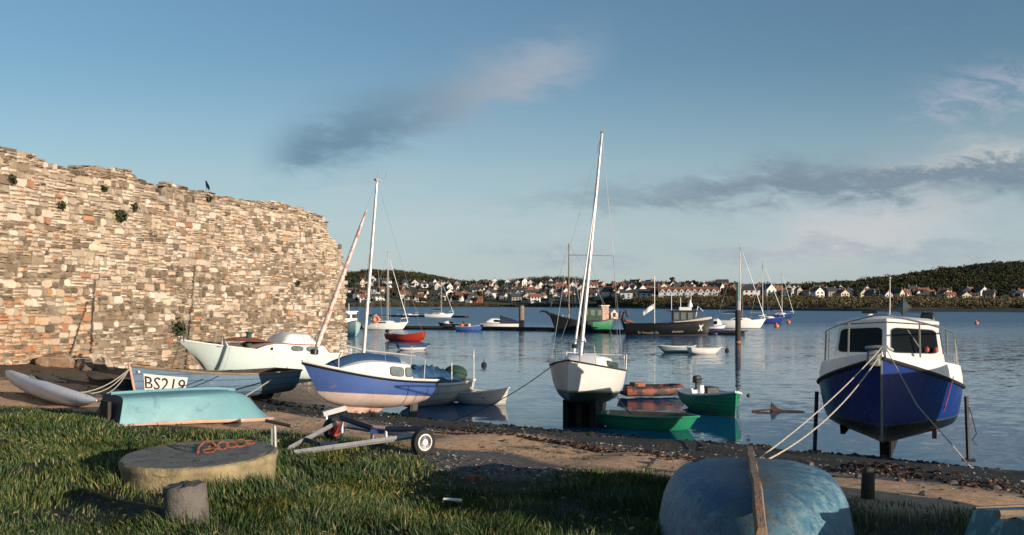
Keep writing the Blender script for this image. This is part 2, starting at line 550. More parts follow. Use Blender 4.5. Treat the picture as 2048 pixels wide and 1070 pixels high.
def inland(X, Y):
    X = np.asarray(X, float); Y = np.asarray(Y, float)
    best = np.full(X.shape, 1e9); sg = np.ones(X.shape)
    for (ax, ay), (bx, by) in zip(SHORE[:-1], SHORE[1:]):
        dx, dy = bx - ax, by - ay
        t = np.clip(((X - ax) * dx + (Y - ay) * dy) / (dx * dx + dy * dy), 0, 1)
        q = np.hypot(X - ax - t * dx, Y - ay - t * dy)
        s = np.sign(dx * (Y - ay) - dy * (X - ax))
        m = q < best
        best = np.where(m, q, best); sg = np.where(m, s, sg)
    return best * sg


def lumps(X, Y):
    return (0.035 * np.sin(X * 1.7 + 0.6 * Y) * np.cos(Y * 1.3 - 0.4 * X) + 0.02 * np.sin(3.7 * X + 1.1) * np.sin(3.1 * Y)
            + 0.03 * np.sin(0.7 * X - 0.9 * Y + 2))


def ground_z(X, Y):
    d = inland(X, Y)
    z = np.interp(d, [-40, -8, 0, 3, 6, 8.6, 9.6, 12, 15, 20, 30], [-4, -1.0, 0, 0.42, 0.92, 1.26, 1.42, 1.70, 1.88, 1.98, 2.05])
    return z + lumps(np.asarray(X, float), np.asarray(Y, float)) * np.clip((d + 1) / 8, 0.12, 1)


def gz(x, y): return float(ground_z(np.array([x]), np.array([y]))[0])


def vnoise(X, Y, s, seed=0):
    """cheap value noise for scattering"""
    g = np.random.default_rng(seed).random((64, 64))
    x, y = X / s, Y / s
    i, j = np.floor(x).astype(int), np.floor(y).astype(int)
    fx, fy = x - i, y - j
    fx, fy = fx * fx * (3 - 2 * fx), fy * fy * (3 - 2 * fy)
    a = g[i % 64, j % 64] * (1 - fx) + g[(i + 1) % 64, j % 64] * fx
    b = g[i % 64, (j + 1) % 64] * (1 - fx) + g[(i + 1) % 64, (j + 1) % 64] * fx
    return a * (1 - fy) + b * fy


def fbm(X, Y, s, seed=0): return 0.55 * vnoise(X, Y, s, seed) + 0.3 * vnoise(X, Y, s / 2.3, seed + 1) + 0.15 * vnoise(X, Y, s / 5, seed + 2)


def gravel_mask(X, Y):
    """1 on the bare gravel tongue beside the trailer, 0 elsewhere"""
    q = ((X + 0.25) / 1.0) ** 2 + ((Y - 11.3 + 0.5 * X) / 1.15) ** 2
    return np.clip(1.4 - q + (fbm(X, Y, 1.2, 31) - 0.5) * 1.2, 0, 1)


def grass_mask(X, Y):
    d = inland(X, Y)
    edge = 14.1 + (fbm(X, Y, 2.4, 5) - 0.5) * 2.0 + np.clip((X - 1.2) * 0.35, 0, 0.9)
    g = np.clip((d - edge) / 1.7, 0, 1)
    g = g * (1 - gravel_mask(X, Y))
    # a thin verge of grass along the middle of the sandy track
    v = np.exp(-((d - 11.7 - 0.3 * np.sin(X * 1.7)) / 0.3) ** 2) * np.clip(fbm(X, Y, 0.7, 9) * 3 - 1.3, 0, 1) * ((X > -0.8) & (X < 3))
    v = np.maximum(v, np.exp(-((d - 13.4) / 0.35) ** 2) * np.clip(fbm(X, Y, 0.6, 19) * 3 - 1.3, 0, 1) * ((X > -1.6) & (X < 1.2)))
    return np.maximum(g, v * 0.8)


def make_ground():
    xs = np.concatenate([np.linspace(-400, -32, 30)[:-1], np.arange(-32, 24, 0.2), np.linspace(24, 400, 30)])
    ys = np.concatenate([np.linspace(-300, 0, 25)[:-1], np.arange(0, 64, 0.2), np.linspace(64, 140, 20)])
    X, Y = np.meshgrid(xs, ys)
    Z = ground_z(X, Y)
    d = inland(X, Y)
    Z += (fbm(X, Y, 0.8, 3) - 0.5) * 0.07 * ((d > 7.5) & (d < 15))
    Z += (fbm(X, Y, 0.6, 4) - 0.5) * 0.05 * ((d > -1) & (d <= 7.5))
    n, m = X.shape
    i = np.arange(n * m).reshape(n, m)
    q = np.stack([i[:-1, :-1], i[:-1, 1:], i[1:, 1:], i[1:, :-1]], -1).reshape(-1, 4)
    V = np.stack([X, Y, Z], -1).reshape(-1, 3)
    col = np.stack([np.clip((d + 20) / 60, 0, 1), grass_mask(X, Y), gravel_mask(X, Y)], -1).reshape(-1, 3)
    m_, nt, bs = new_mat('ground_surface')
    at = nt.nodes.new('ShaderNodeAttribute'); at.attribute_name = 'Col'
    sp = nt.nodes.new('ShaderNodeSeparateColor'); nt.links.new(at.outputs['Color'], sp.inputs[0])
    oc = coords(nt)
    nA, nB, nC = noise(nt, oc, 0.9, 8, 0.6), noise(nt, oc, 7, 8, 0.65), noise(nt, oc, 45, 6, 0.7)
    gx = nt.nodes.new('ShaderNodeSeparateXYZ'); nt.links.new(oc, gx.inputs[0])
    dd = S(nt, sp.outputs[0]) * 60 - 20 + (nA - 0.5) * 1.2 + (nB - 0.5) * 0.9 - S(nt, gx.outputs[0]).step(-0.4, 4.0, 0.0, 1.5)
    vor = nt.nodes.new('ShaderNodeTexVoronoi'); vor.inputs['Scale'].default_value = 22
    nt.links.new(oc, vor.inputs['Vector'])
    sand = mix(nt, nB.step(0.3, 0.7), (0.80, 0.50, 0.29), (0.50, 0.32, 0.19))
    sand = mix(nt, nC.step(0.55, 0.8) * 0.45, sand, (0.07, 0.055, 0.045))
    shingle = mix(nt, S(nt, vor.outputs['Color']) , (0.04, 0.042, 0.045), (0.22, 0.20, 0.18))
    shingle = mix(nt, nC.step(0.35, 0.65) * 0.5, shingle, (0.05, 0.045, 0.04))
    mud = mix(nt, nB.step(0.35, 0.65), (0.012, 0.013, 0.013), (0.032, 0.029, 0.024))  # wet mud; near-black and wide at the right to paint in boat shade
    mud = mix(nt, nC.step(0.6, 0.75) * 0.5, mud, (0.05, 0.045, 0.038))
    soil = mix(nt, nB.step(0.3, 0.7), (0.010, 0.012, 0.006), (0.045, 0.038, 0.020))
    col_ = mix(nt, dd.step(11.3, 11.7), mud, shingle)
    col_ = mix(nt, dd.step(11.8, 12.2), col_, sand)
    col_ = mix(nt, S(nt, sp.outputs[2]).step(0.2, 0.7), col_, shingle)
    col_ = mix(nt, S(nt, sp.outputs[1]).step(0.15, 0.6), col_, soil)
    # the upper beach under the wall is bare brown earth, not mud
    geo = nt.nodes.new('ShaderNodeSeparateXYZ'); nt.links.new(oc, geo.inputs[0])
    earth = S(nt, geo.outputs[0]).step(-9.5, -12.0) * dd.step(3.0, 5.0) * dd.step(10.5, 12.5, 1.0, 0.0)
    col_ = mix(nt, earth * 0.85, col_, mix(nt, nB.step(0.35, 0.65), (0.15, 0.105, 0.065), (0.07, 0.055, 0.035)))
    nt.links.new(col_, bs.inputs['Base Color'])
    nt.links.new(dd.step(0.2, 7.0, 0.22, 0.9).k, bs.inputs['Roughness'])
    bump(nt, bs, nB * 0.7 + nC * 0.3, 1.0, 0.10)
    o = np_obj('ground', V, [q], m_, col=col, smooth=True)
    tag(o, kind='structure')


def make_water():
    m, nt, bs = new_mat('estuary_water')
    oc = coords(nt)
    mp = nt.nodes.new('ShaderNodeMapping'); mp.inputs['Scale'].default_value = (0.55, 1.0, 1)
    nt.links.new(oc, mp.inputs[0])
    a = noise(nt, mp.outputs[0], 2.6, 4, 0.6, 0.6); b = noise(nt, mp.outputs[0], 0.35, 3, 0.5); c = noise(nt, mp.outputs[0], 9.0, 3, 0.6)
    calm = noise(nt, oc, 0.035, 4, 0.6)
    mp2 = nt.nodes.new('ShaderNodeMapping'); mp2.inputs['Scale'].default_value = (0.012, 0.07, 1)
    nt.links.new(oc, mp2.inputs[0])
    streaks = noise(nt, mp2.outputs[0], 1.0, 5, 0.6, 0.4)
    sp = nt.nodes.new('ShaderNodeSeparateXYZ'); nt.links.new(oc, sp.inputs[0])
    wind = S(nt, sp.outputs[1]).step(34.0, 190.0, 0.22, 1.6) + S(nt, sp.outputs[0]).step(6.0, 40.0, 0.0, 0.25)
    def slope(v, sc, det):
        n = nt.nodes.new('ShaderNodeTexNoise'); n.inputs['Scale'].default_value = sc; n.inputs['Detail'].default_value = det
        n.inputs['Roughness'].default_value = 0.6
        nt.links.new(v, n.inputs['Vector'])
        q = nt.nodes.new('ShaderNodeSeparateColor'); nt.links.new(n.outputs['Color'], q.inputs[0])
        return S(nt, q.outputs[0]) - 0.5, S(nt, q.outputs[1]) - 0.5
    amp = wind * streaks.step(0.35, 0.65, 0.6, 1.3)
    x1, y1 = slope(mp.outputs[0], 2.2, 3); x2, y2 = slope(mp.outputs[0], 7.0, 3); x3, y3 = slope(mp.outputs[0], 0.5, 2)
    nx = (x1 * 0.20 + x2 * 0.12 + x3 * 0.10) * amp; ny = (y1 * 0.45 + y2 * 0.26 + y3 * 0.14) * amp
    nv = nt.nodes.new('ShaderNodeVectorMath'); nv.operation = 'NORMALIZE'
    nt.links.new(vec(nt, nx, ny, 1.0), nv.inputs[0])
    nt.links.new(nv.outputs[0], bs.inputs['Normal'])
    bs.inputs['Base Color'].default_value = (0.004, 0.085, 0.195, 1)
    nt.links.new(S(nt, sp.outputs[1]).step(40.0, 220.0, 0.05, 0.30).k, bs.inputs['Roughness'])
    bs.inputs['IOR'].default_value = 1.20
    V = [(-2500, -40, 0), (2500, -40, 0), (2500, 2600, 0), (-2500, 2600, 0)]
    o = np_obj('water', V, [np.array([[0, 1, 2, 3]])], m)
    tag(o, kind='structure')




def island_colour(name, stops, rough=0.7, trans=0.0, extra=None):
    m, nt, bs = new_mat(name)
    g = nt.nodes.new('ShaderNodeNewGeometry')
    c = ramp(nt, g.outputs['Random Per Island'], stops)
    if extra:
        c = mix(nt, noise(nt, coords(nt), extra[1], 4).step(0.42, 0.62), c, mix(nt, 1.0, c, extra[0], 'MULTIPLY'))
    nt.links.new(c, bs.inputs['Base Color'])
    bs.inputs['Roughness'].default_value = rough
    bs.inputs['Specular IOR Level'].default_value = 0.25
    return m


def make_grass():
    N = 680000
    Y = 4.6 + 21.0 * nr.random(N) ** 1.75
    X = (nr.random(N) * 2 - 1) * (0.56 * Y + 1.5)
    g = grass_mask(X, Y)
    cl = fbm(X, Y, 0.55, 17)
    keep = nr.random(N) < g * np.clip(2.6 * cl - 0.55, 0.06, 1)
    for (cx, cy, r_) in NO_GRASS: keep &= np.hypot(X - cx, Y - cy) > r_
    X, Y, cl, g = X[keep], Y[keep], cl[keep], g[keep]
    n = len(X)
    tall = np.clip(fbm(X, Y, 1.6, 41) * 2 - 0.55, 0, 1)
    for (cx, cy, r_) in TUSSOCK: tall = np.maximum(tall, 1.5 * np.exp(-((np.hypot(X - cx, Y - cy) - r_) / 0.22) ** 2))
    short = np.clip((inland(X, Y) - 13.5) / 2.5, 0.25, 1)
    h = (0.024 + 0.054 * nr.random(n) + 0.085 * tall * nr.random(n)) * (0.6 + 0.7 * cl) * short
    w = (0.0022 + 0.0026 * nr.random(n)) * np.clip(Y / 8, 0.9, 2.6)
    az = nr.random(n) * 2 * np.pi
    lean = (0.15 + 0.75 * nr.random(n)) * h
    # tufts comb together
    cmb = vnoise(X, Y, 0.5, 77) * 6.28
    lx = lean * (0.5 * np.cos(az) + 0.7 * np.cos(cmb)); ly = lean * (0.5 * np.sin(az) + 0.7 * np.sin(cmb))
    sx, sy = np.cos(az) * w, np.sin(az) * w
    Z = ground_z(X, Y) - 0.01
    v = np.zeros((n, 5, 3), np.float32)
    v[:, 0] = np.stack([X - sx, Y - sy, Z], -1); v[:, 1] = np.stack([X + sx, Y + sy, Z], -1)
    v[:, 2] = np.stack([X + lx * .35 - sx * .8, Y + ly * .35 - sy * .8, Z + h * .6], -1)
    v[:, 3] = np.stack([X + lx * .35 + sx * .8, Y + ly * .35 + sy * .8, Z + h * .6], -1)
    v[:, 4] = np.stack([X + lx, Y + ly, Z + h], -1)
    b = np.arange(n)[:, None] * 5
    m = island_colour('grass_blades', [(0.0, (0.012, 0.034, 0.010)), (0.35, (0.034, 0.072, 0.018)), (0.70, (0.062, 0.104, 0.030)),
                                       (0.90, (0.115, 0.14, 0.054)), (1.0, (0.30, 0.26, 0.14))], 0.55, extra=((1.65, 1.3, 1.0), 0.9))
    o = np_obj('grass', v, [b + np.array([[0, 1, 3, 2]]), b + np.array([[2, 3, 4]])], m)
    tag(o, 'rough green grass on the bank above the beach', 'grass', kind='stuff')


def pebble_mesh(name, X, Y, size, mat, lift=0.25):
    n = len(X)
    base = np.array([(1, 0, 0), (.5, .87, 0), (-.5, .87, 0), (-1, 0, 0), (-.5, -.87, 0), (.5, -.87, 0), (.35, .2, .8), (-.4, .25, .75), (0, -.45, .8)], float)
    fs3 = np.array([(6, 7, 8), (0, 1, 6), (1, 2, 7), (1, 7, 6), (2, 3, 7), (3, 4, 8), (3, 8, 7), (4, 5, 8), (5, 0, 6), (5, 6, 8)])
    a = nr.random(n) * 6.28
    V = base[None] * (0.75 + 0.5 * nr.random((n, 9, 1)))
    V = V * np.stack([size * (0.8 + 0.6 * nr.random(n)), size * (0.6 + 0.5 * nr.random(n)), size * (0.4 + 0.5 * nr.random(n))], -1)[:, None, :]
    c, s = np.cos(a)[:, None], np.sin(a)[:, None]
    x = V[:, :, 0] * c - V[:, :, 1] * s + X[:, None]; y = V[:, :, 0] * s + V[:, :, 1] * c + Y[:, None]
    z = V[:, :, 2] + (ground_z(X, Y) + 0.0)[:, None]
    return np_obj(name, np.stack([x, y, z], -1), [(np.arange(n)[:, None, None] * 9 + fs3[None]).reshape(-1, 3)], mat)


def make_pebbles():
    N = 60000
    Y = 8 + 22 * nr.random(N) ** 1.3
    X = (nr.random(N) * 2 - 1) * (0.56 * Y + 1.5)
    d = inland(X, Y)
    p = np.exp(-((d - 11.5 - np.clip((X + .4) * .34, 0, 1.5)) / 0.45) ** 2) * 0.8 + np.exp(-((d - 13.0) / 0.7) ** 2) * 0.15 + gravel_mask(X, Y) * 0.95 + 0.10 * ((d > 0.5) & (d < 13.5)) * 0.6 + 0.12 * ((d > 0.5) & (d < 9) & (fbm(X, Y, 1.5, 8) > 0.55))
    k = nr.random(N) < p * (1 - grass_mask(X, Y))
    X, Y = X[k], Y[k]
    m = island_colour('beach_pebbles', [(0, (0.025, 0.026, 0.028)), (0.5, (0.09, 0.085, 0.08)), (0.85, (0.20, 0.17, 0.14)), (1, (0.42, 0.38, 0.33))], 0.8)
    o = pebble_mesh('gravel', X, Y, 0.012 + 0.022 * nr.random(len(X)) ** 2.5, m)
    tag(o, 'loose grey pebbles scattered over the beach track', 'gravel', kind='stuff')
    N = 9000
    Y = 17 + 16 * nr.random(N); X = (nr.random(N) * 2 - 1) * (0.56 * Y)
    d = inland(X, Y)
    k = (d > -0.3) & (d < 11.0) & (fbm(X, Y, 1.3, 55) > 0.52)
    X, Y = X[k], Y[k]
    o = pebble_mesh('seaweed', X, Y, 0.03 + 0.06 * nr.random(len(X)) ** 2, island_colour('wet_weed', [(0, (0.008, 0.010, 0.007)), (0.7, (0.022, 0.024, 0.012)), (1, (0.05, 0.045, 0.02))], 0.45))
    tag(o, 'patches of dark wet weed on the muddy foreshore', 'seaweed', kind='stuff')
    # dark weed and driftwood scraps along the old tide line
    N = 1800
    t = nr.random(N)
    X = -1.5 + 8.5 * t + nr.normal(0, 0.1, N); d = 12.7 + 0.3 * t + nr.normal(0, 0.13, N) + 0.22 * np.sin(t * 19)
    Y = 31.0 - (X + 1.9) * 0.69 - d / 0.823
    keep = nr.random(N) < 0.25 + 0.75 * (vnoise(X, Y, 0.5, 4) > 0.4)
    X, Y = X[keep], Y[keep]
    o = pebble_mesh('tide_wrack', X, Y, 0.012 + 0.035 * nr.random(len(X)) ** 2, island_colour('dried_weed', [(0, (0.012, 0.009, 0.007)), (0.6, (0.04, 0.022, 0.014)), (1, (0.16, 0.075, 0.04))], 0.9))
    tag(o, 'line of dark dried seaweed along the sandy track', 'seaweed', kind='stuff')


def make_litter():
    N = 5200
    Y = 6.5 + 13 * nr.random(N) ** 1.4
    X = (nr.random(N) * 2 - 1) * (0.55 * Y + 1)
    k = (grass_mask(X, Y) > 0.02) & (nr.random(N) < 0.25 + 0.6 * (fbm(X, Y, 1.4, 91) > .5))
    for (cx, cy, r_) in NO_GRASS: k &= np.hypot(X - cx, Y - cy) > r_
    X, Y = X[k], Y[k]
    z = ground_z(X, Y) + 0.02 + 0.05 * nr.random(len(X))
    m = island_colour('dead_leaves', [(0, (0.07, 0.045, 0.02)), (0.5, (0.22, 0.14, 0.06)), (1, (0.42, 0.34, 0.17))], 0.9)
    n = len(X); a = nr.random(n) * 6.28; s = 0.012 + 0.022 * nr.random(n)
    ux, uy = np.cos(a) * s, np.sin(a) * s; t = (nr.random(n) - .5) * s
    V = np.stack([np.stack([X - ux, Y - uy, z - t], -1), np.stack([X - uy * .5, Y + ux * .5, z + .008], -1), np.stack([X + ux, Y + uy, z + t], -1), np.stack([X + uy * .5, Y - ux * .5, z], -1)], 1)
    o = np_obj('leaf_litter', V, [np.arange(n * 4).reshape(n, 4)], m)
    tag(o, 'dead leaves scattered through the rough grass', 'leaves', kind='stuff')


# ------------------------------------------------------------------ the old town wall
WA, WB = Vector((-17.5, 34.0)), Vector((-10.4, 62.0))
WL = (WB - WA).length
WD = (WB - WA) / WL
WN = Vector((WD.y, -WD.x))                       # faces the boats


def wall_t(px):
    r_ = (px - 1024) / F
    return (r_ * WA.y - WA.x) / (WD.x - r_ * WD.y)


def wall_pt(px, py):
    t = wall_t(px); Y = WA.y + WD.y * t
    return t, H + (HY - py) * Y / F


def wall_xyz(t, z, out=0.0):
    p = WA + WD * t + WN * out
    return (p.x, p.y, z)


TOP_PX = [(-150, 262), (-60, 280), (0, 291), (34, 293), (52, 303), (92, 316), (94, 334), (103, 334), (106, 331), (160, 331), (240, 336), (272, 344), (281, 360),
          (316, 367), (318, 388), (323, 388), (325, 371), (336, 365), (350, 364), (358, 370), (384, 376), (385, 408), (389, 408), (390, 377), (418, 381), (440, 391),
          (494, 400), (503, 406), (512, 401), (545, 402), (568, 405), (574, 411), (604, 416), (622, 424), (647, 431)]
END_PX = [(649, 432), (653, 446), (656, 466), (668, 481), (680, 492), (684, 507), (689, 520), (691, 545), (693, 600), (694, 720)]


def make_wall():
    top = [wall_pt(*p) for p in TOP_PX]
    top = [(top[0][0] - 12, top[0][1] + 0.2)] + top
    end = [wall_pt(*p) for p in END_PX]
    tt, tz = [p[0] for p in top], [p[1] for p in top]
    et, ez = [p[0] for p in end][::-1], [p[1] for p in end][::-1]
    t0, t1 = tt[0], max(et)
    wall = thing('town_wall', 'tall ruined stone town wall with a ragged top, running out to the water', 'wall', wall_xyz(0, 0))
    V, C, F4, F8 = [], [], [], []
    cnt = 0
    z = -0.6
    rr = random.Random(5)
    pal = [(0.62, 0.49, 0.36), (0.68, 0.56, 0.43), (0.56, 0.43, 0.31), (0.70, 0.62, 0.53), (0.48, 0.40, 0.30), (0.42, 0.35, 0.27), (0.62, 0.53, 0.43)]
    def stone(x0, x1, y0, y1):
        nonlocal cnt
        tc, zc = (x0 + x1) / 2, (y0 + y1) / 2
        ln, hh = x1 - x0, y1 - y0
        lim = min(np.interp(tc, tt, tz), np.interp(x0 + ln * .15, tt, tz) + 0.05, np.interp(x1 - ln * .15, tt, tz) + 0.05)
        if zc > lim or tc > np.interp(zc, ez, et) or rr.random() < 0.022: return
        a = rr.uniform(0.002, 0.022)
        j = lambda s: rr.uniform(-s, s)
        x0, x1, y0, y1 = x0 + a, x1 - a, y0 + a * .8, y1 - a * .8
        m_ = min(x1 - x0, y1 - y0)
        c1, c2, c3, c4 = (m_ * rr.uniform(.10, .42) for _ in range(4))
        ring = [(x0 + c1 * 1.3, y0), (x1 - c2 * 1.3, y0), (x1, y0 + c2 * .8), (x1, y1 - c3 * .8), (x1 - c3 * 1.3, y1), (x0 + c4 * 1.3, y1), (x0, y1 - c4 * .8), (x0, y0 + c1 * .8)]
        ring = [(p + j(.016), q + j(.012)) for p, q in ring]
        dep = rr.uniform(0.0, 0.07) + (0.07 if rr.random() < 0.1 else 0)
        k_ = 1 - min(.4, 0.05 / m_)
        tilt_x, tilt_y = j(.05), j(.05)
        for p, q in ring:
            fx, fy = tc + (p - tc) * k_ + j(.008), zc + (q - zc) * k_ + j(.008)
            V.append(wall_xyz(fx, fy, dep + j(.010) + tilt_x * (p - tc) / ln + tilt_y * (q - zc) / hh))
        for p, q in ring: V.append(wall_xyz(p, q, -0.045 + dep * 0.55))
        for p, q in ring: V.append(wall_xyz(p, q, -0.40))
        b = cnt * 24
        F8.append(tuple(range(b, b + 8)))
        for e in range(8):
            f_ = (e + 1) % 8
            F4.extend([(b + e, b + 8 + e, b + 8 + f_, b + f_), (b + 8 + e, b + 16 + e, b + 16 + f_, b + 8 + f_)])
        c = rr.choice(pal)
        # grey slate courses, rusty stains and dark weathered patches
        pg = 0.10 + (0.40 if 0.8 < zc < 5.4 else 0.05) * max(0, math.sin(tc * 0.55 + 1.0) * math.sin(zc * 1.5) + .45) + 0.16 * (hh < 0.09)
        if 9 < tc < 15 and zc < 3.0: pg += 0.5
        pg += 0.35 * (vnoise(np.array([tc * .45 + 40]), np.array([zc * 2.6 + 40]), 1.0, 66)[0] > .70)
        if rr.random() < pg: c = rr.choice(((0.20, 0.155, 0.11), (0.28, 0.22, 0.155), (0.15, 0.12, 0.085), (0.24, 0.175, 0.115), (0.33, 0.26, 0.18)))
        if rr.random() < 0.03: c = rr.choice(((0.50, 0.25, 0.13), (0.55, 0.32, 0.17), (0.40, 0.20, 0.12)))
        if tc < 5.0 and zc < 3.6 + 0.6 * math.sin(tc * 2) and rr.random() < 0.66: c = rr.choice(((0.56, 0.30, 0.15), (0.48, 0.24, 0.12), (0.60, 0.42, 0.27), (0.62, 0.48, 0.35)))
        if zc > lim - 0.4 and rr.random() < 0.5: c = mul(c, 0.62)
        k_ = rr.uniform(0.78, 0.95)
        C.extend([mul(c, k_ * rr.uniform(.86, 1.10)) for _ in range(24)])
        cnt += 1
    while z < 10.3:
        band = rr.uniform(0.21, 0.35)
        t = t0 + rr.random() * 0.5
        while t < t1 + 0.1:
            ln = rr.uniform(0.26, 0.78)
            off = 0.05 * math.sin(t * 0.8 + z) + rr.uniform(-.03, .03)
            z0, z1 = z + off, z + band + off + rr.uniform(-.02, .03)
            kind = rr.random()
            if kind < 0.36: rows_ = [1.0]
            elif kind < 0.82: c_ = rr.uniform(.35, .65); rows_ = [c_, 1 - c_]
            elif kind < 0.96: rows_ = [.33, .3, .37]
            else: rows_ = [.22, .28, .24, .26]
            y = z0
            for f_ in rows_:
                y2 = y + f_ * (z1 - z0)
                k = 1 if (f_ > 0.8 and ln < .6) else rr.choice((1, 1, 2, 2, 3) if ln > .55 else (1, 1, 2))
                cuts = sorted([0, 1] + [(i + rr.uniform(.75, 1.25)) / k - 0 for i in range(k - 1)])
                cuts = [0] + [min(.92, max(.08, (i + 1 + rr.uniform(-.25, .25)) / k)) for i in range(k - 1)] + [1]
                for i in range(k): stone(t + ln * cuts[i], t + ln * cuts[i + 1], y, y2)
                y = y2
            t += ln
        z += band
    m, nt, bs = new_mat('rubble_stone')
    at = nt.nodes.new('ShaderNodeAttribute'); at.attribute_name = 'Col'
    oc = coords(nt)
    n1, n2 = noise(nt, oc, 9, 8, 0.7), noise(nt, oc, 2.0, 6, 0.6)
    c = mix(nt, n1.step(0.45, 0.75) * 0.4, at.outputs['Color'], (0.30, 0.235, 0.16))
    c = mix(nt, n2.step(0.60, 0.78) * 0.40, c, (0.20, 0.165, 0.12))
    c = mix(nt, noise(nt, oc, 1.3, 8, 0.7).step(0.64, 0.72) * 0.5, c, (0.46, 0.19, 0.085))
    nt.links.new(c, bs.inputs['Base Color']); bs.inputs['Roughness'].default_value = 0.9
    bump(nt, bs, noise(nt, oc, 24, 8, 0.7), 0.8, 0.03)
    base = Vector(wall_xyz(0, 0))
    V = np.array(V) - np.array(base)
    np_obj('stone_facing', V, [np.array(F4), np.array(F8)], m, wall, col=np.array(C))
    # rubble core: mortar seen in the joints, the ragged top and the broken end
    outline = [(t0, -1.0)]
    xs = []
    for i in range(len(top) - 1):
        k = max(1, int((top[i + 1][0] - top[i][0]) / 0.35))
        for e in range(k): xs.append((top[i][0] + (top[i + 1][0] - top[i][0]) * e / k, top[i][1] + (top[i + 1][1] - top[i][1]) * e / k))
    outline += [(a, b - 0.13 + rr.uniform(-0.05, 0.07)) for a, b in xs]
    outline += [(a - 0.16 + rr.uniform(-0.05, 0.05), b - 0.1) for a, b in end] + [(end[-1][0] - 0.16, -1.0)]
    mb = MB()
    n = len(outline)
    rows = []
    for kk, dpt in enumerate((0.03, 0.5, 1.0, 1.6)):
        rows.append([Vector(wall_xyz(a - (rr.uniform(0, 0.2) if (kk and i > n - len(end) - 2) else 0), b + (rr.uniform(-0.12, 0.1) if (kk and 0 < i < n - len(end) - 1) else 0), -dpt)) - base for i, (a, b) in enumerate(outline)])
    mb.loft(rows, 0, close=True)
    mb.add(rows[0], [tuple(range(n))]); mb.add(rows[-1], [tuple(range(n))[::-1]])
    core = paint('lime_mortar', (0.30, 0.24, 0.175), 0.95, 0.55, 3.5, bmp=1.0, bscale=8)
    mb.build('rubble_core', core, wall, sharp=10)
    # plants rooted in the joints
    lm = island_colour('wall_foliage', [(0, (0.016, 0.026, 0.012)), (1, (0.07, 0.085, 0.04))])
    for (px, py, s, lab) in ((236, 432, 0.34, 'largest dark green tuft growing from the middle of the stone wall'), (266, 414, 0.24, 'dark tuft just above the largest tuft on the stone wall'),
                             (120, 412, 0.22, 'flat mossy plant on the pale stretch of wall below the highest step'), (20, 358, 0.2, 'plant beside the dark hole near the high end of the wall'),
                             (415, 396, 0.2, 'small plant under the perched bird on the wall top'), (592, 566, 0.2, 'plant low on the wall near its broken end'),
                             (205, 378, 0.14, 'little plant under the flat stretch of the wall top'), (352, 655, 0.55, 'brown creeper at the foot of the wall above the white bow')):
        t, z = wall_pt(px, py)
        o = leaf_clump('wall_plant', wall_xyz(t, z, 0.06), s, 130 if s < .3 else 420, lm, 0.07, (0.8, 0.8, 0.7))
        tag(o, lab, 'plant', 'plants growing out of the stone wall')


def leaf_clump(name, c, r_, n, mat, leaf, sq=(1, 1, 1), parent=None):
    p = nr.normal(0, 0.42, (n, 3)) * np.array(sq) * r_
    return leaf_mesh(name, p, leaf, mat, c, parent)


def leaf_mesh(name, p, leaf, mat, c=None, parent=None):
    n = len(p)
    a = nr.normal(size=(n, 3)); a /= np.linalg.norm(a, axis=1)[:, None]
    b = np.cross(a, nr.normal(size=(n, 3))); b /= np.linalg.norm(b, axis=1)[:, None]
    s = leaf * (0.6 + 0.8 * nr.random((n, 1)))
    V = np.stack([p - a * s, p + b * s * 0.6, p + a * s, p - b * s * 0.6], 1)
    o = np_obj(name, V, [np.arange(n * 4).reshape(n, 4)], mat, parent)
    if c is not None: o.location = c
    return o
# ------------------------------------------------------------------ far shore: hills, woods, town
def tab(xs, ys): return lambda px: float(np.interp(px, xs, ys))


shoreY = lambda px: H * F / (tab([-400, 690, 1060, 1300, 1500, 1750, 2048, 2600], [614, 614, 614, 617, 620, 622.5, 624, 627])(px) - HY)
eBank = tab([-400, 690, 1100, 1300, 1600, 2048], [1, 1, 2, 2, 0, -3])
e1 = tab([-400, 690, 900, 1100, 1300, 1450, 1700, 2048, 2600], [2, 2, 1, 0, 12, 12, 8, 6, 6])
e2 = tab([-400, 690, 800, 900, 1000, 1100, 1200, 1350, 1500, 1600, 1800, 2048, 2600], [44, 46, 42, 36, 40, 36, 33, 34, 29, 26, 20, 18, 18])
e3 = tab([-400, 600, 690, 740, 800, 860, 920, 950, 1000, 1200, 1350, 1500, 1600, 1700, 1800, 1900, 2000, 2048, 2400],
         [52, 50, 55, 62, 60, 52, 39, 34, 40, 33, 34, 28, 29, 37, 50, 65, 76, 77, 84])
e4 = tab([-400, 960, 1000, 1040, 1085, 1150, 1200, 1260, 1320, 2600], [20, 20, 38, 46, 50, 48, 36, 24, 20, 20])
D1 = lambda px: max(shoreY(px) + 26, tab([0, 1200, 1500, 2048], [1070, 830, 780, 800])(px))
D2 = lambda px: D1(px) + tab([0, 1200, 2048], [480, 420, 170])(px)
D3 = lambda px: D2(px) + tab([0, 1200, 1600, 2048], [420, 150, 250, 480])(px)


def terr_rows(px):
    s, a, b, c = shoreY(px), D1(px), D2(px), D3(px)
    Z = lambda e, Y: H + e * Y / F
    return ([s - 25, s, s + 3, s + 12, a, a + (b - a) * .5, b, b + (c - b) * .5, c, c + 160, c + 700, c + 1100, c + 2200],
            [-2.0, -0.05, 0.9, 1.7, Z(e1(px), a), Z((e1(px) + e2(px)) * .5, a + (b - a) * .5), Z(e2(px), b), Z(e2(px) * .35 + e3(px) * .65, b + (c - b) * .5), Z(e3(px), c),
             Z(e3(px) - 3, c + 160), Z(e3(px) * .4, c + 700), Z(max(e4(px), e3(px) * .3), c + 1100), -20])


def tz(px, Y):
    a, b = terr_rows(px)
    return float(np.interp(Y, a, b))


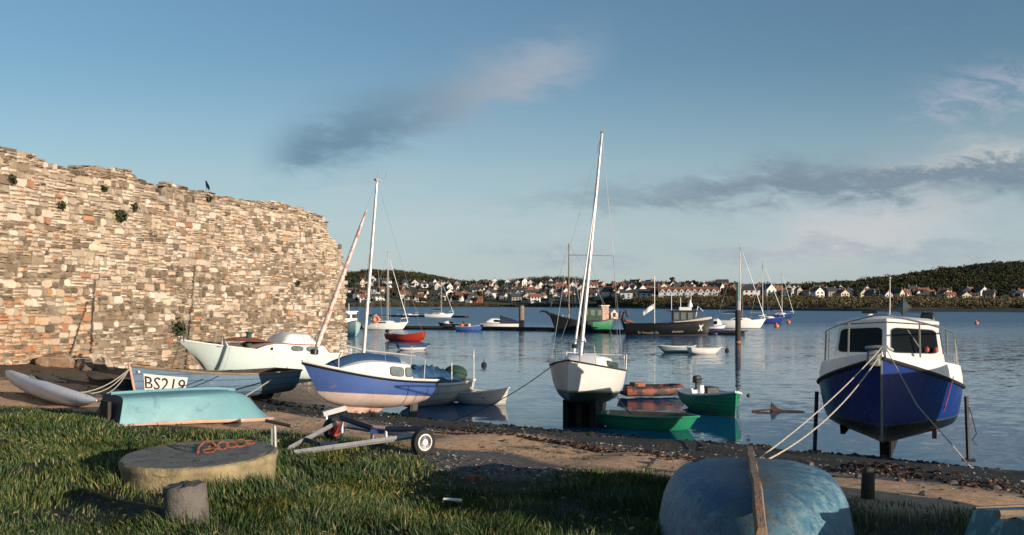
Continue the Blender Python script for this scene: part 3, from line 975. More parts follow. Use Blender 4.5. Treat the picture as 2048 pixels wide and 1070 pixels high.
def make_far_ground():
    pxs = list(range(-400, 2700, 20))
    grid, V = [], []
    cols = []
    for px in pxs:
        a, b = terr_rows(px)
        ys = []
        for i in range(len(a) - 1):
            k = 5 if 3 <= i <= 8 else 2
            ys += [a[i] + (a[i + 1] - a[i]) * j / k for j in range(k)]
        ys.append(a[-1])
        V += [(PX(px, Y), Y, float(np.interp(Y, a, b)) + (1.2 * math.sin(px * 0.03 + Y * 0.02) if Y > a[4] else 0)) for Y in ys]
        nrow = len(ys)
    n = len(pxs)
    i = np.arange(n * nrow).reshape(n, nrow)
    q = np.stack([i[:-1, :-1], i[1:, :-1], i[1:, 1:], i[:-1, 1:]], -1).reshape(-1, 4)
    m, nt, bs = new_mat('far_hillside')
    oc = coords(nt)
    nA, nB = noise(nt, oc, 0.012, 6, 0.6), noise(nt, oc, 0.09, 6, 0.65)
    c = mix(nt, nA.step(0.4, 0.6), (0.035, 0.050, 0.018), (0.075, 0.075, 0.030))
    c = mix(nt, nB.step(0.5, 0.7), c, (0.06, 0.045, 0.025))
    sp = nt.nodes.new('ShaderNodeSeparateXYZ'); nt.links.new(oc, sp.inputs[0])
    c = mix(nt, S(nt, sp.outputs[2]).step(0.9, 1.8), (0.055, 0.048, 0.038), c)
    nt.links.new(c, bs.inputs['Base Color']); bs.inputs['Roughness'].default_value = 0.95
    o = np_obj('far_hills', V, [q], m, smooth=True)
    tag(o, kind='structure')


def crowns(name, spots, mat, leaf=0.9, per=60):
    """many far tree crowns as one wooded mass; spots = (x, y, z, height, width)"""
    sp = np.array(spots)
    n = len(sp)
    q = nr.normal(0, 1, (n, per, 3)); q /= np.linalg.norm(q, axis=2)[:, :, None]
    q *= (0.55 + 0.45 * nr.random((n, per, 1)))
    p = q * np.stack([sp[:, 4] / 2, sp[:, 4] / 2, sp[:, 3] / 2], -1)[:, None, :] + (sp[:, :3] + np.stack([0 * sp[:, 3], 0 * sp[:, 3], sp[:, 3] * 0.55], -1))[:, None, :]
    return leaf_mesh(name, p.reshape(-1, 3), leaf, mat)


def make_woods():
    dark = island_colour('wood_foliage', [(0, (0.012, 0.019, 0.010)), (0.5, (0.022, 0.031, 0.015)), (0.85, (0.034, 0.038, 0.020)), (1, (0.055, 0.048, 0.028))], 0.9,
                         extra=((1.7, 1.35, 1.0), 0.012))
    scrub = island_colour('scrub_foliage', [(0, (0.030, 0.032, 0.014)), (0.5, (0.085, 0.070, 0.034)), (1, (0.15, 0.115, 0.062))], 0.9)
    bare = island_colour('winter_wood', [(0, (0.020, 0.026, 0.012)), (0.45, (0.050, 0.050, 0.024)), (0.8, (0.095, 0.080, 0.042)), (1, (0.14, 0.105, 0.06))], 0.9, extra=((0.45, 0.6, 0.6), 0.012))
    sp, sl = [], []
    for _ in range(6200):
        px = rng.uniform(600, 2300)
        q = rng.random() ** 0.8
        if 950 < px < 1560 and rng.random() < 0.85: continue
        Y = D2(px) + (D3(px) + 60 - D2(px)) * q
        s = rng.uniform(4.5, 8.5) * (1.35 if rng.random() < .08 else 1)
        (sl if px < 960 else sp).append((PX(px, Y), Y, tz(px, Y) - 1, s, s * rng.uniform(0.9, 1.3)))
    for _ in range(900):                                           # the round hill behind
        px = rng.uniform(960, 1300); Y = D3(px) + rng.uniform(850, 1180)
        s = rng.uniform(8, 13)
        sp.append((PX(px, Y), Y, tz(px, Y) - 2, s, s * 1.3))
    o = crowns('bare_woods', sl, bare, 1.0, 52)
    tag(o, 'brown winter woods on the hill behind the far town by the wall', 'woods', kind='stuff')
    o = crowns('wooded_hillside', sp, dark, 1.05, 52)
    tag(o, 'dark woods covering the hill at the right and the round hill', 'woods', kind='stuff')
    sp = []
    for _ in range(1700):
        px = rng.uniform(560, 2250) if rng.random() < .55 else rng.uniform(1180, 2250); s0 = shoreY(px)
        Y = s0 + (rng.uniform(4, 16) if px < 1180 else rng.uniform(6, max(30, D1(px) - s0 - 15)))
        s = rng.uniform(2.0, 5.0) * (0.6 if px < 1180 else 0.95)
        sp.append((PX(px, Y), Y, tz(px, Y) - 0.6, s, s * rng.uniform(1.3, 2.4)))
    o = crowns('shore_scrub', sp, scrub, 0.55, 55)
    tag(o, 'brown hedges and scrub along the far waterline', 'scrub', kind='stuff')


def tree_proto(name, hgt, wid, mat, bark, per, leaf, conifer=False):
    t = thing(name, None, 'tree')
    tr = MB().tube([(0, 0, -1), (0.1, 0, hgt * .3), (0, 0.1, hgt * .7)], [hgt * .03, hgt * .022, hgt * .008], 6)
    for k in range(5):
        a = k * 1.3; z = hgt * (0.28 + 0.07 * k)
        tr.tube([(0, 0, z), (math.cos(a) * wid * .25, math.sin(a) * wid * .25, z + hgt * .14)], [hgt * .012, hgt * .005], 5)
    tr.build('trunk', bark, t)
    pts = []
    for k in range(9 if not conifer else 8):
        if conifer:
            z = hgt * (0.2 + 0.1 * k); r_ = wid * .5 * (1.05 - k / 8.5)
            c = np.array([nr.normal(0, .1), nr.normal(0, .1), z]); s = np.array([r_, r_, hgt * .07])
        else:
            a = rng.random() * 6.28; rr = wid * 0.27 * rng.random() ** .5
            c = np.array([math.cos(a) * rr, math.sin(a) * rr, hgt * rng.uniform(0.38, 0.82)]); s = np.array([1, 1, 0.8]) * wid * rng.uniform(.17, .28)
        q = nr.normal(size=(per // 9, 3)); q /= np.linalg.norm(q, axis=1)[:, None]
        pts.append(c + q * s * (0.6 + 0.45 * nr.random((len(q), 1))))
    leaf_mesh('crown', np.concatenate(pts), leaf, mat, None, t)
    return t


def make_town():
    bark = paint('bark', (0.05, 0.04, 0.03), 0.9)
    mk = lambda nm, a, b, c: island_colour(nm, [(0, a), (0.5, b), (1, c)], 0.9)
    kinds = [
        ('dark_tree', 'dark evergreen tree among the houses across the water', 'dark evergreen trees in the far town', mk('evergreen_leaves', (0.008, 0.015, 0.008), (0.016, 0.026, 0.012), (0.03, 0.04, 0.02)), 8.5, 6.5, False, 230),
        ('bare_tree', 'brown leafless tree among the houses across the water', 'brown leafless trees in the far town', mk('bare_twigs', (0.035, 0.026, 0.018), (0.065, 0.05, 0.032), (0.11, 0.085, 0.055)), 8.0, 6.5, False, 200),
        ('green_tree', 'olive green garden tree among the houses across the water', 'olive green trees in the far town', mk('olive_leaves', (0.022, 0.030, 0.012), (0.045, 0.055, 0.022), (0.08, 0.085, 0.035)), 6.5, 6.0, False, 60),
        ('autumn_tree', 'rusty orange autumn tree among the houses across the water', 'orange autumn trees in the far town', mk('autumn_leaves', (0.11, 0.05, 0.018), (0.20, 0.10, 0.035), (0.28, 0.17, 0.06)), 7.0, 6.5, False, 16),
    ]
    spots = []
    # houses -----------------------------------------------------------------
    walls = {'white': paint('white_render', (0.64, 0.63, 0.60), 0.8, 0.1), 'cream': paint('cream_render', (0.52, 0.44, 0.34), 0.8, 0.12),
             'brick': paint('red_brick', (0.33, 0.15, 0.10), 0.9, 0.2), 'stone': paint('grey_stone', (0.30, 0.27, 0.23), 0.9, 0.2)}
    roofs = {'slate': paint('slate_roof', (0.055, 0.058, 0.066), 0.7, 0.3), 'tile': paint('red_tile_roof', (0.25, 0.105, 0.065), 0.8, 0.25), 'brown': paint('brown_tile_roof', (0.16, 0.095, 0.065), 0.8, 0.25)}
    frame = M['white_plain']

    def house(wall, roof, w, d, hw, hr, gable, chim, group, label, name='house'):
        t = thing(name, label, 'house', group=group)
        mb = MB(); x, y = w / 2, d / 2
        if gable:   # ridge runs away from the water: gable end faces it
            vs = [(-x, -y, -3), (x, -y, -3), (x, y, -3), (-x, y, -3), (-x, -y, hw), (x, -y, hw), (x, y, hw), (-x, y, hw), (0, -y, hw + hr), (0, y, hw + hr)]
            mb.add(vs, [(0, 1, 5, 8, 4), (1, 2, 6, 5), (2, 3, 7, 9, 6), (3, 0, 4, 7)])
        else:
            vs = [(-x, -y, -3), (x, -y, -3), (x, y, -3), (-x, y, -3), (-x, -y, hw), (x, -y, hw), (x, y, hw), (-x, y, hw), (-x, 0, hw + hr), (x, 0, hw + hr)]
            mb.add(vs, [(0, 1, 5, 4), (1, 2, 6, 9, 5), (2, 3, 7, 6), (3, 0, 4, 8, 7)])
        mb.build('wall', walls[wall], t)
        rb = MB(); o_ = 0.35; th = 0.22
        span, run = (x, y) if gable else (y, x)
        k = (span + o_) / span
        prof = [(-span - o_, hw + hr - hr * k + 0.02), (0, hw + hr + 0.02), (span + o_, hw + hr - hr * k + 0.02), (span + o_, hw + hr - hr * k + th), (0, hw + hr + th), (-span - o_, hw + hr - hr * k + th)]
        fn = (lambda a, b, q: (a, q - run - o_, b)) if gable else (lambda a, b, q: (q - run - o_, -a, b))
        rb.prism(prof, 2 * (run + o_), fn)
        ro = rb.build('roof', roofs[roof], t)
        for c in range(chim):
            sx = (x - 0.7) * (1 if c else -1)
            p = (0.0, y - 0.8 if c else -y + 0.8) if gable else (sx, 0.0)
            MB().box((p[0], p[1], hw + hr + 0.45), (0.8, 0.8, 1.5)).build('chimney', walls['brick'] if wall != 'stone' else walls['stone'], ro)
        nwin = 2 if w < 9 else 3
        for fl in (0, 1):
            for i in range(nwin):
                wx = (i - (nwin - 1) / 2) * (w / nwin) * 0.9
                MB().box((wx, -y - 0.02, 1.3 + fl * 2.6), (1.5, 0.1, 1.3)).build('window', M['glass'], t)
        for i in (0, 1):
            MB().box((x + 0.02, (i - 0.5) * d * 0.5, 3.9 * i + 1.3 * (1 - i)), (0.1, 1.3, 1.3)).build('window', M['glass'], t)
        MB().box((w * 0.16, -y - 0.03, 0.6), (1.0, 0.12, 2.1)).build('door', M['dark'], t)
        return t

    protos = []
    for wall, roof, w, d, hw, hr, g, ch, wt, txt in (
            ('white', 'slate', 8, 10, 5.2, 3.8, True, 1, 50, 'white gable-fronted house with a slate roof'),
            ('white', 'slate', 13, 8, 5.0, 3.0, False, 2, 52, 'long white house with a slate roof, eaves to the water'),
            ('white', 'tile', 10, 8, 4.8, 3.2, False, 1, 32, 'white house with a red tiled roof, eaves to the water'),
            ('cream', 'brown', 9, 9, 4.8, 3.2, True, 1, 22, 'cream gable-fronted house with a brown roof'),
            ('brick', 'tile', 11, 8, 5.0, 3.2, False, 2, 18, 'red brick house with a red tiled roof'),
            ('stone', 'slate', 10, 9, 5.4, 3.6, False, 2, 26, 'grey stone house with a slate roof'),
            ('white', 'brown', 12, 8, 2.8, 2.8, False, 1, 46, 'low white bungalow with a brown roof'),
            ('cream', 'slate', 7, 9, 5.6, 3.6, True, 1, 26, 'tall narrow cream house with a slate roof')):
        protos.append((house(wall, roof, w, d, hw, hr, g, ch, txt + 's', txt.replace('house', 'house on the far hillside', 1) if 'house' in txt else txt + ' on the far hillside'), wt))
    occupied = []
    first = set()
    def free(px, Y, r_):
        return all(abs(px - a) > r_ * 0.75 or abs(Y - b) > 11 for a, b in occupied)
    order = [p for p, n in protos for _ in range(n)]
    rng.shuffle(order)
    for p in order:
        for _ in range(30):
            px = rng.choice((rng.uniform(690, 1700), rng.uniform(690, 1500), rng.uniform(1450, 2130), rng.uniform(880, 1500)))
            q = rng.random()
            if px > 1700: q *= 0.75
            Y = D1(px) + (D2(px) - D1(px)) * q
            if free(px, Y, 15): break
        else: continue
        if 1300 < px < 1450 and q < 0.12: continue
        occupied.append((px, Y))
        o = p if p.name not in first else copy_tree(p)
        first.add(p.name)
        x = PX(px, Y)
        o.location = (x, Y, tz(px, Y))
        o.rotation_euler = (0, 0, -math.atan2(x, Y) * 0.6 + rng.choice((0, 0, 0.25, -0.3, 0.5, -0.5, 0.9)) + rng.uniform(-.12, .12))
        s = rng.uniform(0.8, 1.2) * (0.85 if px > 1550 else 1); o.scale = (s * rng.uniform(.9, 1.15), s, s)
    # the long pale terrace with a red roof on the shore
    t = thing('terrace', 'long pale blue terrace with a dark red roof and gabled dormers above the far shore', 'terrace')
    L = 47.0
    MB().box((0, 0, 1.6), (L, 9, 7.2)).build('wall', paint('pale_blue_render', (0.50, 0.55, 0.60), 0.8, 0.1), t)
    ro = MB().prism([(-5.2, 5.0), (0, 8.6), (5.2, 5.0), (5.2, 5.3), (0, 8.9), (-5.2, 5.3)], L + 1, lambda a, b, q: (q - L / 2 - .5, -a, b)).build('roof', roofs['tile'], t)
    for i in range(9):
        x = (i - 4) * 5.1
        dm = MB().prism([(-1.5, 4.4), (1.5, 4.4), (1.5, 5.6), (0, 7.2), (-1.5, 5.6)], 3.4, lambda a, b, q, x=x: (x + a, -5.3 + q, b)).build('dormer', walls['white'], t)
        MB().box((x, -5.34, 5.3), (1.2, 0.1, 1.1)).build('window', M['glass'], dm)
        for z in (0.9, 3.3): MB().box((x + 1.9, -4.53, z), (1.4, 0.1, 1.3)).build('window', M['glass'], t)
    Y = D1(1375) + 6; x = PX(1376, Y)
    t.location = (x, Y, tz(1375, Y) - 0.4); t.rotation_euler = (0, 0, -0.16)
    t2 = thing('terrace', 'shorter pale blue terrace with a dark slate roof above the far shore', 'terrace')
    MB().box((0, 0, 1.6), (26, 8, 6.2)).build('wall', bpy.data.materials['pale_blue_render'], t2)
    MB().prism([(-4.6, 4.5), (0, 7.6), (4.6, 4.5), (4.6, 4.8), (0, 7.9), (-4.6, 4.8)], 27, lambda a, b, q: (q - 13.5, -a, b)).build('roof', roofs['slate'], t2)
    for i in range(6):
        for z in (0.8, 3.0): MB().box(((i - 2.5) * 4.1, -4.03, z), (1.5, 0.1, 1.2)).build('window', M['glass'], t2)
    Y = D1(1272) + 8; t2.location = (PX(1272, Y), Y, tz(1272, Y) - 0.3); t2.rotation_euler = (0, 0, -0.1)
    # trees ------------------------------------------------------------------
    for nm, lab, grp, mat, hg, wd, con, cnt in kinds:
        variants = [tree_proto(nm, hg * rng.uniform(.85, 1.15), wd * rng.uniform(.85, 1.15), mat, bark, 190, 0.75, con) for _ in range(3)]
        for v in variants: tag(v, lab, 'tree', grp)
        for k in range(cnt):
            o = variants[k] if k < 3 else copy_tree(variants[k % 3])
            px = rng.choice((rng.uniform(680, 2150), rng.uniform(690, 1500)))
            Y = D1(px) - 8 + (D2(px) + 30 - D1(px)) * rng.random()
            o.location = (PX(px, Y), Y, tz(px, Y) - 0.3)
            o.rotation_euler = (0, 0, rng.random() * 6.28)
            s = rng.uniform(0.7, 1.25) * (0.9 if nm != 'dark_tree' else 1.0); o.scale = (s, s, s)
    pine = tree_proto('pine_tree', 13, 9, kinds[0][3], bark, 300, 0.9)
    tag(pine, 'tall dark flat-topped pine standing above the roofs on the far skyline', 'tree')
    Y = D2(1345) - 10; pine.location = (PX(1345, Y), Y, tz(1345, Y))


# ------------------------------------------------------------------ build the setting
NO_GRASS = [(-3.12, 10.0, 0.75), (-2.58, 7.95, 0.15), (1.9, 7.7, .55)]
TUSSOCK = [(-3.12, 9.9, 0.86), (-2.58, 7.95, 0.2)]
make_ground()
make_water()
make_wall()
make_far_ground()
make_woods()
make_town()
make_pebbles()
make_grass()
make_litter()
# ------------------------------------------------------------------ boat fittings
def tubes(name, mat, parent, *lines, r=0.012, n=6):
    mb = MB()
    for l in lines: mb.tube(l, r, n)
    return mb.build(name, mat, parent)


def rrect(s0, s1, t0, t1, r=0.2, n=4):
    rs, rt = (s1 - s0) * r, (t1 - t0) * r
    out = []
    for cx, cy, a0 in ((s1 - rs, t1 - rt, 0), (s0 + rs, t1 - rt, 90), (s0 + rs, t0 + rt, 180), (s1 - rs, t0 + rt, 270)):
        for k in range(n + 1):
            a = R(a0 + 90 * k / n); out.append((cx + rs * math.cos(a), cy + rt * math.sin(a)))
    return out


def on_surface(fn, poly, depth, off):
    """plate following fn(s, t, off)"""
    mb = MB()
    n = len(poly)
    vs = [fn(a, b, off) for a, b in poly] + [fn(a, b, off + depth) for a, b in poly]
    mb.add(vs, [tuple(range(n)), tuple(range(n, 2 * n))[::-1]] + [(k, (k + 1) % n, n + (k + 1) % n, n + k) for k in range(n)])
    return mb


def window_on(fn, s0, s1, t0, t1, parent, glass, frame, r=0.25, edge=0.02, off=0.004):
    es, et = edge * 1.0, edge * 2.5
    f = on_surface(fn, rrect(s0 - es, s1 + es, t0 - et, t1 + et, r), 0.012, off).build('window', frame, parent)
    on_surface(fn, rrect(s0, s1, t0, t1, r), 0.008, off + 0.010).build('pane', glass, f)
    return f


def quad_fn(a, b, c, d):
    a, b, c, d = map(Vector, (a, b, c, d))
    nrm = (b - a).cross(d - a).normalized()
    return lambda s, t, off: (a.lerp(b, s)).lerp(d.lerp(c, s), t) + nrm * off


class Coach:
    """a cabin trunk or a cover standing on the deck of a hull"""
    def __init__(s, h, u0, u1, wf, hgt, front=0.3, aft=0.05, tum=0.86, camber=0.25, dz=0.0, maxw=9):
        s.h, s.u0, s.u1, s.wf, s.hgt, s.front, s.aft, s.tum, s.camber, s.dz, s.maxw = h, u0, u1, wf, hgt, front, aft, tum, camber, dz, maxw

    def ht(s, q):
        k = min(1, (1 - q) / s.front) if s.front else 1
        a = min(1, q / s.aft) if s.aft else 1
        return s.hgt * math.sin(math.pi / 2 * k) ** 0.8 * (0.15 + 0.85 * a)

    def side(s, q, f, sd, off=0.0):
        u = s.u0 + (s.u1 - s.u0) * q
        w = min(s.h.b(u) * s.wf, s.maxw); z = s.h.zs(u) + s.dz; hh = s.ht(q) * (1 - s.camber)
        return Vector(((u - 0.5) * s.h.L, sd * (w * (1 - (1 - s.tum) * f) + off), z + hh * f))

    def mesh(s, n=16, noise_=0.0, seed=1):
        mb = MB(); rows = []; rr = random.Random(seed)
        for i in range(n + 1):
            q = i / n
            a, b = s.side(q, 1, 1), s.side(q, 0, 1)
            top = s.ht(q) * s.camber
            pts = []
            for k in range(9):
                g = k / 4 - 1                      # -1..1 across
                pts.append(Vector((a.x, -a.y * g, a.z + top * (1 - g * g))))
            row = [b - Vector((0, 0, 0.05))] + [s.side(q, 0.5, 1)] + pts + [s.side(q, 0.5, -1)] + [Vector((b.x, -b.y, b.z - 0.05))]
            if noise_: row = [p + Vector((rr.uniform(-1, 1), rr.uniform(-1, 1), rr.uniform(-1, 1))) * noise_ for p in row]
            rows.append(row)
        m = len(rows[0])
        mb.loft([r_[::-1] for r_ in rows])
        mb.add(rows[0], [tuple(range(m))]); mb.add(rows[-1], [tuple(range(m))[::-1]])
        return mb


def mast(parent, foot, height, r=0.05, mat=None, lean=(0, 0), spread=(), head=True):
    f = Vector(foot); d = Vector((lean[0], lean[1], 1)).normalized()
    tip = f + d * height
    m = MB().tube([f, f + d * height * 0.6, tip], [r, r * 0.95, r * 0.62], 10).build('mast', mat or M['alu'], parent)
    if head:
        MB().box(tip + d * 0.03, (0.16, 0.1, 0.05)).tube([tip, tip + d * 0.35], 0.008, 5).tube([tip + d * .05, tip + d * 0.12 + Vector((-0.25, 0, 0)), tip + d * 0.3 + Vector((-0.3, 0, 0))], 0.01, 5).build('masthead', M['wire'], m)
    for z, w in spread:
        c = f + d * z
        MB().tube([c + Vector((-0.06, w, 0)), c, c + Vector((-0.06, -w, 0))], 0.014, 6).build('spreader', mat or M['alu'], m)
    return m, tip, d


def stays(parent, *pairs, r=0.006):
    mb = MB()
    for a, b in pairs: mb.tube([a, b], r, 4)
    return mb.build('rigging', M['wire'], parent)


def outboard(parent, x, z, y=0.0, cowl=None, name='outboard_motor'):
    o = MB().box((x - 0.12, y, z + 0.30), (0.42, 0.26, 0.26), (0, R(-8), 0), taper=(0.8, 0.8)).build(name, cowl or M['black'], parent, bevel=0.04)
    MB().box((x - 0.12, y, z - 0.15), (0.14, 0.10, 0.72)).box((x + 0.02, y, z + 0.05), (0.16, 0.2, 0.22)).tube([(x, y, z + .28), (x + .45, y, z + .36)], 0.02, 6).build('motor_leg', M['dark'], o)
    return o


def lift(t, boat_z): t.location.z = boat_z


# ------------------------------------------------------------------ boats on and near the beach
def blue_sailboat():
    hd, L, c = pose((598, 26.3), (848, 29.3))
    hullm = paint('blue_and_white_hull', None, 0.4, 0.2, 2.2, bands=[(-1, (0.60, 0.47, 0.41)), (0.38, (0.28, 0.22, 0.20)), (0.405, (0.062, 0.12, 0.335))], streak=((0.12, 0.17, 0.33), 0.5),
                  wear=(0.34, 0.13, 0.08), wamt=0.17, wscale=1.6)
    h = Hull(L, 1.85, 0.82, bow=0.33, stern=0.02, tw=0.66, um=0.42, fb=2.3, rake=0.50, kb=0.42, ks=0.22, sec=ROUND, trk=0.25)
    t = thing('sailing_boat', 'blue hulled sailing boat with white cabin and blue covers, aground on its keel', 'boat', (c.x, c.y, 0.80), (R(1.0), R(-5.5), hd))
    mb = MB(); h.skin(mb); mb.build('hull', hullm, t)
    mb = MB(); h.deck(mb, 0.05); mb.build('deck', M['white'], t)
    mb = MB(); h.rails(mb, 0.03, -0.03); mb.build('rubbing_strake', M['black'], t)
    mb = MB(); h.rails(mb, 0.035, 0.03); mb.build('toe_rail', M['white'], t)
    MB().prism([(-0.7, 0.06), (0.75, 0.03), (0.42, -0.36), (-0.1, -0.36)], 0.12, lambda a, b, q: (a, q - 0.06, b)).build('keel', paint('worn_keel', (0.5, 0.36, 0.30), 0.7, 0.4, wear=(0.3, 0.1, 0.06), wamt=0.4), t)
    MB().prism([(-1.9, 0.3), (-1.6, 0.2), (-1.6, -0.25), (-1.85, -0.25)], 0.06, lambda a, b, q: (a, q - 0.03, b)).build('skeg', M['dark'], t)
    co = Coach(h, 0.22, 0.80, 0.76, 0.56, front=0.60, aft=0.02, tum=0.88, camber=0.22)
    cab = co.mesh().build('cabin', M['white'], t, sharp=50)
    for a, b in ((0.045, 0.135), (0.175, 0.36)):
        window_on(lambda s, f, o: co.side(s, f, 1, o), a, b, 0.22, 0.80, cab, M['glass_pale'], M['dark'], 0.28, 0.010)
    cv = Coach(h, 0.26, 0.84, 0.74, 0.63, front=0.62, aft=0.06, tum=0.66, camber=0.42, dz=0.03)
    # the canvas lies over the coach roof, down to the side decks at its fore end
    mb = MB(); rows = []
    rr = random.Random(3)
    for i in range(15):
        q = i / 14
        e = cv.side(q, 1, 1); hh = cv.ht(q)
        zb = h.zs(cv.u0 + (cv.u1 - cv.u0) * q) + 0.02
        low = 0.62 - 0.50 * sm((q - 0.45) / 0.4)
        row = []
        for k in range(13):
            g = k / 6 - 1
            z = zb + hh * (low + (1.04 - low) * (1 - abs(g) ** 2.2))
            row.append(Vector((e.x + 0.03 * math.sin(k * 1.7), -e.y * g * (1.26 - 0.10 * q), z + rr.uniform(-.012, .012))))
        rows.append(row)
    mb.loft([r_[::-1] for r_ in rows]).build('cabin_cover', M['tarp'], t, sharp=60)
    x = 0.17
    m, tip, d = mast(t, (x, 0, h.zs(.5) + 0.50), 5.0, 0.056, None, (0.02, 0.045))
    fs = h.pt(0.955, 1) + Vector((0, 0, .10)); ft = tip
    jb = MB().tube([fs.lerp(ft, k) for k in (.07, .2, .4, .6, .8, .83)], [.060, .070, .062, .048, .03, .015], 10).build('furled_jib', M['mast_red'], t, sharp=60)
    MB().lathe([(.05, 0), (.11, .02), (.11, .13), (.05, .15)], 12, fs.lerp(ft, .03)).build('furling_drum', M['black'], jb)
    b0 = Vector((x - 0.06, 0, h.zs(.5) + 0.74))
    MB().tube([b0 + Vector((0.75, -0.15, 0.12)), b0, b0 + Vector((-1.75, 0.05, -0.05))], [0.025, 0.03, 0.025], 8).build('boom', M['alu'], t)
    stays(t, (tip, h.pt(0.985, 1) + Vector((0, 0, .05))), (tip, h.pt(0.02, 1, 1)), *[(tip * 0.8 + m.location * 0.2, h.pt(0.5, 1, s_)) for s_ in (1, -1)], r=0.004)
    pf = h.pt(0.42, 1, 1)
    tubes('stanchion', M['galv'], t, [h.pt(.17, 1, 1), h.pt(.17, 1, 1) + Vector((0, 0, .62))], r=0.015)
    tubes('stanchion', M['galv'], t, [h.pt(.02, 1, -1), h.pt(.02, 1, -1) + Vector((0, 0, 1.0))], r=0.012)
    MB().tube([(1.25, h.b(.7) * .55, h.zs(.7)), (1.2, h.b(.7) * .4, h.zs(.7) + .42)], 0.016, 6).build('grab_rail', M['alu'], t)
    return t


def mint_sailboat():
    hd, L, c = pose((350, 32.0), (655, 36.2))
    h = Hull(L, 2.3, 1.12, bow=0.30, stern=0.02, tw=0.7, um=0.45, fb=2.2, rake=0.95, kb=0.62, ks=0.2, sec=ROUND, trk=0.2)
    t = thing('sailing_boat', 'pale mint sailing boat with orange trim lying close under the stone wall', 'boat', (c.x, c.y, 0.93), (R(0), R(-3.5), hd))
    hm = paint('pale_mint_hull', None, 0.4, 0.1, 2, bands=[(-1, (0.03, 0.10, 0.10)), (0.22, (0.22, 0.28, 0.25)), (0.25, (0.58, 0.69, 0.66))], streak=((0.36, 0.42, 0.36), 0.4))
    mb = MB(); h.skin(mb); mb.build('hull', hm, t)
    mb = MB(); h.deck(mb, 0.05); mb.build('deck', M['grey'], t)
    mb = MB(); h.rails(mb, 0.03, 0.02); mb.build('rubbing_strake', M['white_plain'], t)
    MB().prism([(-1.2, 0.1), (0.6, 0.1), (0.2, -0.45), (-0.9, -0.45)], 0.12, lambda a, b, q: (a, q - 0.06, b)).build('keel', M['antifoul'], t)
    # raised topsides carry the windows
    co = Coach(h, 0.10, 0.62, 0.97, 0.33, front=0.30, aft=0.02, tum=0.97, camber=0.10)
    cab = co.mesh().build('cabin', M['white_plain'], t, sharp=50)
    for a, b in ((0.20, 0.35), (0.41, 0.56)):
        window_on(lambda s, f, o: co.side(s, f, 1, o), a, b, 0.25, 0.85, cab, M['glass_pale'], M['dark'], 0.4, 0.010)
    window_on(lambda s, f, o: co.side(s, f, 1, o), 0.80, 0.83, 0.2, 0.6, cab, M['glass'], M['cream'], 0.4, 0.006)
    mb = MB(); mb.tube([co.side(i / 10 * 0.96, 1.0, 1, 0.012) + Vector((0, 0, 0.01)) for i in range(11)], 0.022, 6); mb.build('orange_trim', M['orange'], t)
    roof = Coach(h, 0.14, 0.40, 0.66, 0.42, front=0.3, aft=0.25, tum=0.7, camber=0.2, dz=0.30).mesh().build('wheelhouse', M['white_plain'], t, sharp=50)
    MB().loft([[Vector((x, y, h.zs(.55) + 0.30 + 0.17 * (1 - (y / .8) ** 2) * (1 - abs(k) ** 2))) for y in (-.8, -.5, 0, .5, .8)] for x, k in ((-.2, -1), (.1, -.5), (.5, 0), (.9, .5), (1.2, 1))]).build('hatch_cover', M['orange'], t, sharp=60)
    MB().lathe([(0.11, 0), (0.12, 0.1), (0.10, 0.16), (0.09, 0.42), (0.13, 0.44), (0.12, 0.5)], 12, (0.55, 0.3, h.zs(.6) + .12)).build('vent', M['tarp_green'], t)
    MB().loft([[Vector((x, y, h.zs(.74) + 0.02 + 0.16 * (1 - (y / .75) ** 2))) for y in (-.75, -.3, .3, .75)] for x in (0.95, 1.5, 1.9)]).build('deck_cover', M['grey'], t, sharp=60)
    mb = MB()
    for sd in (1, -1):
        ps = [h.pt(u, 1, sd) + Vector((0, -sd * .08, 0.35 + .55)) for u in (0.42, 0.25, 0.12, 0.01)]
        mb.tube(ps, 0.009, 5)
        for u in (0.25, 0.01): mb.tube([h.pt(u, 1, sd) + Vector((0, -sd * .08, .1)), h.pt(u, 1, sd) + Vector((0, -sd * .08, .9))], 0.012, 6)
    mb.build('guard_rail', M['steel'], t)
    MB().tube([h.pt(.97, 1) + Vector((.02, 0, 0)), h.pt(.97, 1) + Vector((.1, 0.05, .14)), h.pt(.97, 1) + Vector((-.1, 0.02, .16))], 0.02, 6).build('bow_roller', M['steel'], t)
    MB().tube([h.pt(.80, 1, 1), h.pt(.80, 1, 1) + Vector((-0.05, -.1, .35)), h.pt(.76, 1, 1) + Vector((0, -.1, .0))], 0.025, 6).build('fairlead', M['white_plain'], t)
    return t


